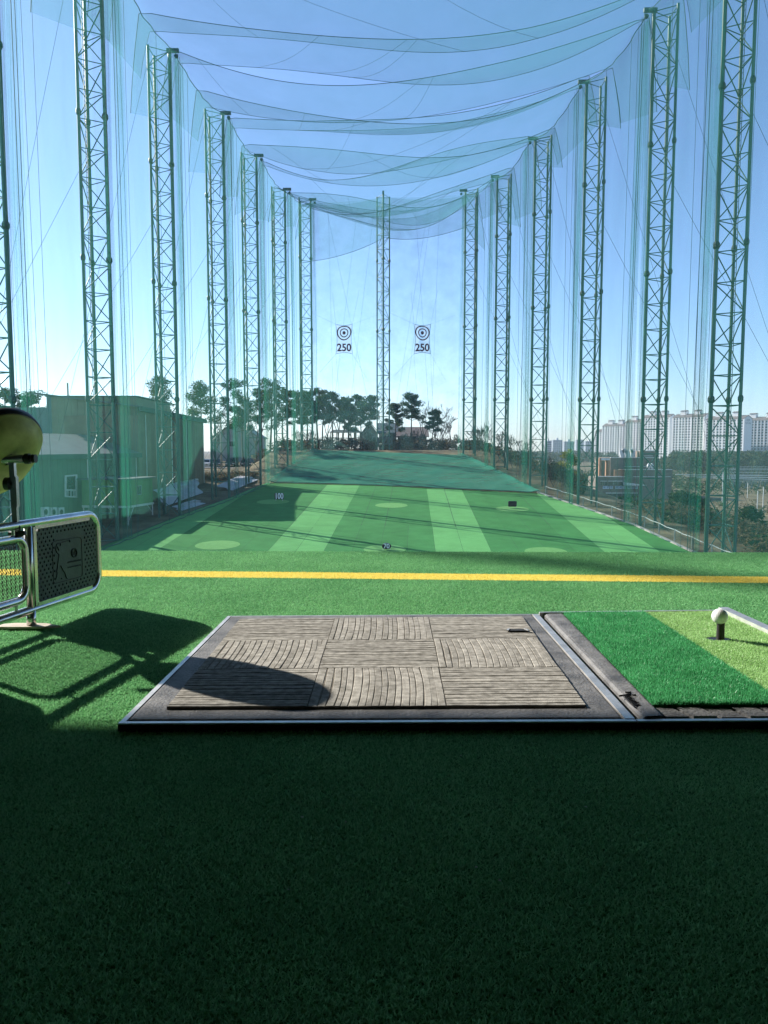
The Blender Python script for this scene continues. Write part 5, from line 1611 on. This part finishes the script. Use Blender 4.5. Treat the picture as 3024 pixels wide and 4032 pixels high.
for k, (px, y0, y1, Y) in enumerate(((2980, 1934, 2033, 150), (3003, 1918, 2010, 165), (2943, 1900, 1945, 210), (2842, 1855, 2005, 190), (2745, 1930, 1945, 230))):
    b = P(px, y1, Y); t = P(px, y0, Y); b.z = ground(b.x, Y)
    o = thing('white_pole', '%s white pole on the right plain' % ('thick near', 'thick banded', 'short distant', 'tall thin lamp-like', 'small')[k], 'pole', b, 'white poles on the right plain')
    mb = MB(); mb.tube([b, Vector((b.x, Y, t.z))], .09, 8); mb.build('shaft', M['white'], o); mb = MB(); mb.tube([Vector((b.x, Y, t.z)), Vector((b.x, Y, t.z + .12))], [.13, .05], 8); mb.build('cap', M['grey'], o)
mb = MB(); a_ = P(2650, 1870, 300); b_ = P(3060, 1878, 300)
for k in range(3):
    mb = MB(); mb.bar(P(2660 + 40 * k, 1868 + 6 * k, 300 - 30 * k), P(3080, 1872 + 9 * k, 300 - 30 * k), .25, .25)
    o = mb.build('pipe_run', M['pipe'], None, loc=P(2660, 1868, 300)); tag(o, '%s of three long white pipes across the right plain' % ('farthest', 'middle', 'nearest')[k], 'pipe', 'white pipes across the right plain')

# ================================================================== far flats
M['flat_w'] = mat('flats_white', (0.78, 0.78, 0.76), .8, var=.05, scale=.02); M['flat_g'] = mat('flats_grey', (0.50, 0.52, 0.54), .8, var=.05, scale=.02); M['flat_roof'] = mat('flats_roof', (0.15, 0.125, 0.11), .9)
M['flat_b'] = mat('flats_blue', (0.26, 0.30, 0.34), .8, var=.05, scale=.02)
WIN = MB(); WIN.box((-1, -.05, -.8), (1, .06, .8)); WIN_ME = WIN.mesh('window', M['glass'])
def flats(lb, px_r, py_top, Y, L, floors, bays, thick=12.0, wall='flat_w', az=math.radians(0), roofh=3.2, penthouse=((.3, .5), (.75, .5)), py_bot=None, txt=None, win=True):
    """facade runs from its near right corner away to the left; the shaded gable end looks at the tee"""
    fd = Vector((-.62, .785, 0)); fo = Vector((-.785, -.62, 0))             # along the facade, out of the facade
    top = P(px_r, py_top, Y); c0 = Vector((top.x, Y, 0)); z1 = top.z; z0 = min(-14, z1 - floors * 2.85 - 3)
    o = thing('apartment_block', lb, 'building', Vector((c0.x, c0.y, z0)), 'white apartment blocks on the right')
    pts = [c0, c0 + fd * L, c0 + fd * L - fo * thick, c0 - fo * thick]
    wall_box(o, pts, z0, z1, M[wall], 'wall')
    # gable roof along the facade
    rz = Vector((0, 0, roofh)); ridge0, ridge1 = c0 - fo * thick / 2, c0 + fd * L - fo * thick / 2
    mb = MB(); Z = Vector((0, 0, z1))
    mb.tri(pts[0] + Z, pts[3] + Z, ridge0 + Z + rz); mb.tri(pts[2] + Z, pts[1] + Z, ridge1 + Z + rz); mb.build('gable', M[wall], o)
    for s in (0, 1):
        e0, e1 = (pts[0] + fo * .9, pts[1] + fo * .9) if s == 0 else (pts[3] - fo * .9, pts[2] - fo * .9)
        e0, e1 = e0 - fd * .5, e1 + fd * .5
        q = [e0 + Z - rz * .15, e1 + Z - rz * .15, ridge1 + fd * .5 + Z + rz * 1.03, ridge0 - fd * .5 + Z + rz * 1.03]
        mb = MB(); mb.hexa(q + [v + Vector((0, 0, .5)) for v in q]); mb.build('roof_slope', M['flat_roof'], o)
    for (f, w) in penthouse:
        c_ = c0 + fd * L * f - fo * thick * .5 + Z + Vector((0, 0, roofh + .8))
        mb = MB(); mb.obox(c_, fd * 3.4, fo * 2.6, Vector((0, 0, 2.6))); ph = mb.build('lift_house', M['flat_w'], o)
        mb = MB(); q = c_ + Vector((0, 0, 2.8)); mb.hexa([q + fd * a * 3.9 + fo * b * 3.2 for a, b in ((-1, -1), (1, -1), (1, 1), (-1, 1))] + [q + fd * a * 3.2 + fo * b * .3 + Vector((0, 0, 1.1)) for a, b in ((-1, -1), (1, -1), (1, 1), (-1, 1))]); mb.build('cap_roof', M['flat_roof'], ph)
    if win:
        bw = L / bays
        q = Matrix.Identity(3); q.col[0] = fd; q.col[1] = -fo; q.col[2] = Vector((0, 0, 1))
        qq = q.to_quaternion()
        for i in range(bays):
            for k in range(floors):
                z = z1 - 1.9 - k * 2.85
                if z < z0 + 1: break
                w = .33 + .05 * (i % 2)
                link('window', WIN_ME, o, mat4=Matrix.LocRotScale(c0 + fd * bw * (i + .5) + fo * .05 + Vector((0, 0, z)) - org(o), qq, Vector((bw * w, 1, .88))))
        for i in range(bays + 1):
            c_ = c0 + fd * bw * i
            mb = MB(); mb.obox(Vector((c_.x, c_.y, (z0 + z1) / 2)) + fo * .45, fd * (.5 if i % 2 else .8), fo * .44, Vector((0, 0, (z1 - z0) / 2 - .1))); mb.build('pier', M[wall], o)
    if txt:
        gn_ = -fd
        for k, tx in enumerate(txt):
            ang = math.atan2(gn_.y, gn_.x) + math.pi / 2
            text(tx, 'wall_lettering', 2.0, c0 - fo * thick / 2 + gn_ * .1 + Vector((0, 0, z1 - 1.5 - 3.1 * k)), (math.pi / 2, 0, ang), M['flat_b'], o)
    return o
flats('white apartment block with lettering high on its grey gable, behind the nearest right tower', 2930, 1648, 780, 40, 19, 11, 17, txt=('서문한백', '무남퍼스트빌'))
flats('white apartment block between the two nearest right towers', 2772, 1640, 830, 36, 19, 10, 15)
flats('white apartment block just right of the second right tower', 2636, 1642, 880, 34, 19, 10, 15)
flats('white apartment block showing through the second right tower', 2560, 1660, 930, 34, 19, 9, 14)
flats('white apartment block left of the second right tower', 2462, 1676, 990, 34, 18, 9, 13)
flats('lower white apartment step at the left end of the white flats', 2398, 1700, 1040, 22, 15, 6, 12, penthouse=())
flats('grey green apartment block cut by the right picture edge', 3068, 1652, 800, 40, 18, 11, 14, wall='flat_g')
flats('white apartment block at the lowest left end of the row', 2382, 1735, 1060, 14, 12, 4, 12, penthouse=())
for k, (px0, px1, py, Y) in enumerate(((2150, 2172, 1735, 1350), (2178, 2215, 1732, 1500), (2222, 2262, 1738, 1450), (2270, 2300, 1731, 1600), (2306, 2342, 1737, 1480), (2348, 2362, 1742, 1550))):
    x0, x1 = P(px0, py, Y).x, P(px1, py, Y).x; z1 = P(px0, py, Y).z
    o = thing('far_block', 'hazy distant block, %s from the left beyond the shrubs' % ORD[k].replace('nearest', 'first'), 'building', Vector((x0, Y, -14)), 'hazy distant blocks on the horizon')
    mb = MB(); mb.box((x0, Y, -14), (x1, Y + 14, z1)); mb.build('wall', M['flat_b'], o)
    mb = MB(); mb.box((lerp(x0, x1, .4), Y + 3, z1), (lerp(x0, x1, .6), Y + 10, z1 + 4)); mb.build('lift_house', M['flat_g'], o)
    for i in range(5):
        for j in range(8):
            mb = None
            link('window', WIN_ME, o, Vector((lerp(x0, x1, (i + .5) / 5) - x0, -.05, z1 + 14 - 3 - j * 3.4)))

# ================================================================== range signs and targets
M['signb'] = mat('sign_black', (0.008, 0.009, 0.012), .4); M['signw'] = mat('sign_white', (0.80, 0.82, 0.82), .6); M['maroon'] = mat('target_maroon', (0.085, 0.018, 0.035), .8)
M['tsheet'] = netting('target_sheet', (0.55, 0.66, 0.75), .42, .1, .5, .6)
def board(px0, px1, py0, py1, pyg, lb, txt, rnd_=False, mt=None):
    c = R((px0 + px1) / 2, pyg); Y = c.y
    a, b = P(px0, py1, Y), P(px1, py0, Y)
    o = thing('yardage_sign', lb, 'sign', Vector((c.x, Y, RZ0 + RSL * Y)))
    mb = MB(); w, h = b.x - a.x, b.z - a.z; m_ = (a + b) / 2
    if rnd_ == 'oval':
        n = 24
        for yy in (Y - .12, Y + .12): mb.v += [Vector((m_.x + w / 2 * math.cos(t), yy, m_.z + h / 2 * math.sin(t))) for t in [2 * math.pi * k / n for k in range(n)]]
    else:
        rr = [roundrect(a.x, b.x, a.z, b.z, h * (.16 if rnd_ else .03), lambda u, v, yy=yy: Vector((u, yy, v))) for yy in (Y - .12, Y + .12)]
        n = len(rr[0]); mb.v += rr[0] + rr[1]
    mb.face(*range(n)); mb.face(*reversed(range(n, 2 * n)))
    for k in range(n): mb.face((k + 1) % n, k, n + k, n + (k + 1) % n)
    mb.build('board', M['signb'], o)
    for s in (.12, .88):
        x = lerp(a.x, b.x, s); mb = MB(); mb.tube([(x, Y, RZ0 + RSL * Y - .02), (x, Y, a.z + .05 + (.25 * h if rnd_ == 'oval' else 0))], .03, 6); mb.build('leg', M['pipe'], o)
    if txt:
        t = text(txt, 'lettering', h * (1.3 if rnd_ != 'oval' else 1.05), Vector((m_.x, Y - .13, m_.z)), RX90, mt or M['signw'], o, .72 if rnd_ != 'oval' else .95, .004)
        bd = t.modifiers.new('bold', 'SOLIDIFY') if False else None
    return o
board(1082, 1117, 1942, 1966, 1972, 'black sign with white number 100 on the left pale circle', '100')
board(2001, 2034, 1973, 1995, 2001, 'blank black rounded sign on the right pale circle', None, True)
board(1504, 1540, 2138, 2162, 2166, 'black oval sign with white number 70 near the deck edge', '70', 'oval')
for side, (px, lb) in enumerate(((1355, 'bullseye target marked 250 left of the lone rear tower'), (1663, 'bullseye target marked 250 right of the lone rear tower'))):
    Y = 132.6 if side == 0 else 130.4
    X = lambda q: P(q, 1330, Y).x
    Z_ = lambda q: P(1512, q, Y).z
    o = thing('range_target', lb, 'target', Vector((X(px), Y, Z_(1395))), 'bullseye targets hung on the rear net')
    hw = 33
    def fs(u, v):
        bow = 5 * math.sin(math.pi * v); bx_ = 6 * math.sin(math.pi * u)
        return (X(px - hw + bow + (2 * hw - 2 * bow) * u), Y + .05 * math.sin(u * 3 + v * 2), Z_(lerp(1394 - bx_, 1276 + bx_, v)))
    mb = MB(); mb.grid(fs, 12, 16); mb.build('sheet', M['tsheet'], o, True)
    mb = MB(); bd_ = [fs(k / 12, 0) for k in range(13)] + [fs(1, k / 16) for k in range(1, 17)] + [fs(1 - k / 12, 1) for k in range(1, 13)] + [fs(0, 1 - k / 16) for k in range(1, 16)]
    mb.tube(bd_, .03, 4, closed=True); mb.build('border_cord', M['rope'], o)
    cx, cz = X(px - 0), Z_(1311); sc = 1 / FPX * Y
    def ring(r0, r1, nm):
        mb = MB(); n = 36
        for r_ in (r0, r1):
            for k in range(n):
                a = 2 * math.pi * k / n; wv = 1 + (.07 * math.sin(2 * a + 1.2 + side) + .04 * math.sin(3 * a)) * (r_ / 26)
                mb.v.append(Vector((cx + r_ * sc * math.cos(a) * wv, Y - .12, cz + r_ * 1.12 * sc * math.sin(a) * wv)))
        for k in range(n): mb.face(k, (k + 1) % n, n + (k + 1) % n, n + k)
        mb.build(nm, M['maroon'], o)
    ring(22.5, 26.5, 'outer_ring'); ring(12.5, 16, 'inner_ring'); ring(.5, 6, 'bullseye')
    t = text('250', 'lettering', 40 * sc, Vector((cx, Y - .12, Z_(1370))), RX90, M['maroon'], o, .92, .003)
    for (ux, uz) in ((-45, 1150), (60, 1140), (-110, 1480), (95, 1500), (-20, 1560), (40, 1560), (-130, 1230), (130, 1240)):
        e = Vector((X(px + ux), Y + .2, Z_(uz))); s0 = Vector((X(px + (hw if ux > 0 else -hw)), Y, Z_(1276 if uz < 1300 else 1394)))
        mb = MB(); mb.tube([s0, e], .012, 3, cap=False); mb.build('stay_cord', M['rope'], o)
# faint number 170 on the net at the top of the slope
o = thing('distance_number', 'faint white number 170 hung below the lone rear tower', 'sign', P(1512, 1760, 133.6))
text('170', 'lettering', 1.75, P(1512, 1738, 133.6), RX90, mat('faint_white', (.15, .18, .17), .8), o, 1.15)
for s in (-1, 1):
    a = P(1512 + 33 * s, 1722, 133.7); mb = MB(); mb.tube([a, a - Vector((0, 0, 2.0))], .02, 4); mb.build('hanging_cord', M['rope'], o)

# ================================================================== specks on the deck
mb = MB(); r_ = random.Random(9)
for k in range(26):
    x, y = r_.uniform(-.75, .75), r_.uniform(.85, 1.45) if k < 18 else r_.uniform(2.6, 4.0)
    s_ = r_.uniform(.0012, .0030); a = r_.uniform(0, 6.28); z = .0085
    mb.tri((x + s_ * math.cos(a), y + s_ * math.sin(a), z), (x + s_ * math.cos(a + 2.1), y + s_ * math.sin(a + 2.1), z + .001), (x + s_ * math.cos(a + 4.0), y + s_ * math.sin(a + 4.0), z + .0005))
lo_ = mb.build('litter', M['pipe']); lo_['kind'] = 'stuff'; lo_['label'] = 'tiny pale specks scattered on the shaded turf'

# ================================================================== air
hz = MB(); hz.box((-2700, -60, -16), (2700, 2700, 62))
hm_ = bpy.data.materials.new('haze_air'); hm_.use_nodes = True
nt = hm_.node_tree
nt.nodes.remove(nt.nodes['Principled BSDF'])
pv_ = nt.nodes.new('ShaderNodeVolumePrincipled')
pv_.inputs['Color'].default_value = (0.80, 0.88, 1.0, 1)
pv_.inputs['Density'].default_value = 0.00019
pv_.inputs['Anisotropy'].default_value = 0.2
nt.links.new(pv_.outputs[0], nt.nodes['Material Output'].inputs['Volume'])
ho = hz.build('haze', hm_); ho['kind'] = 'stuff'
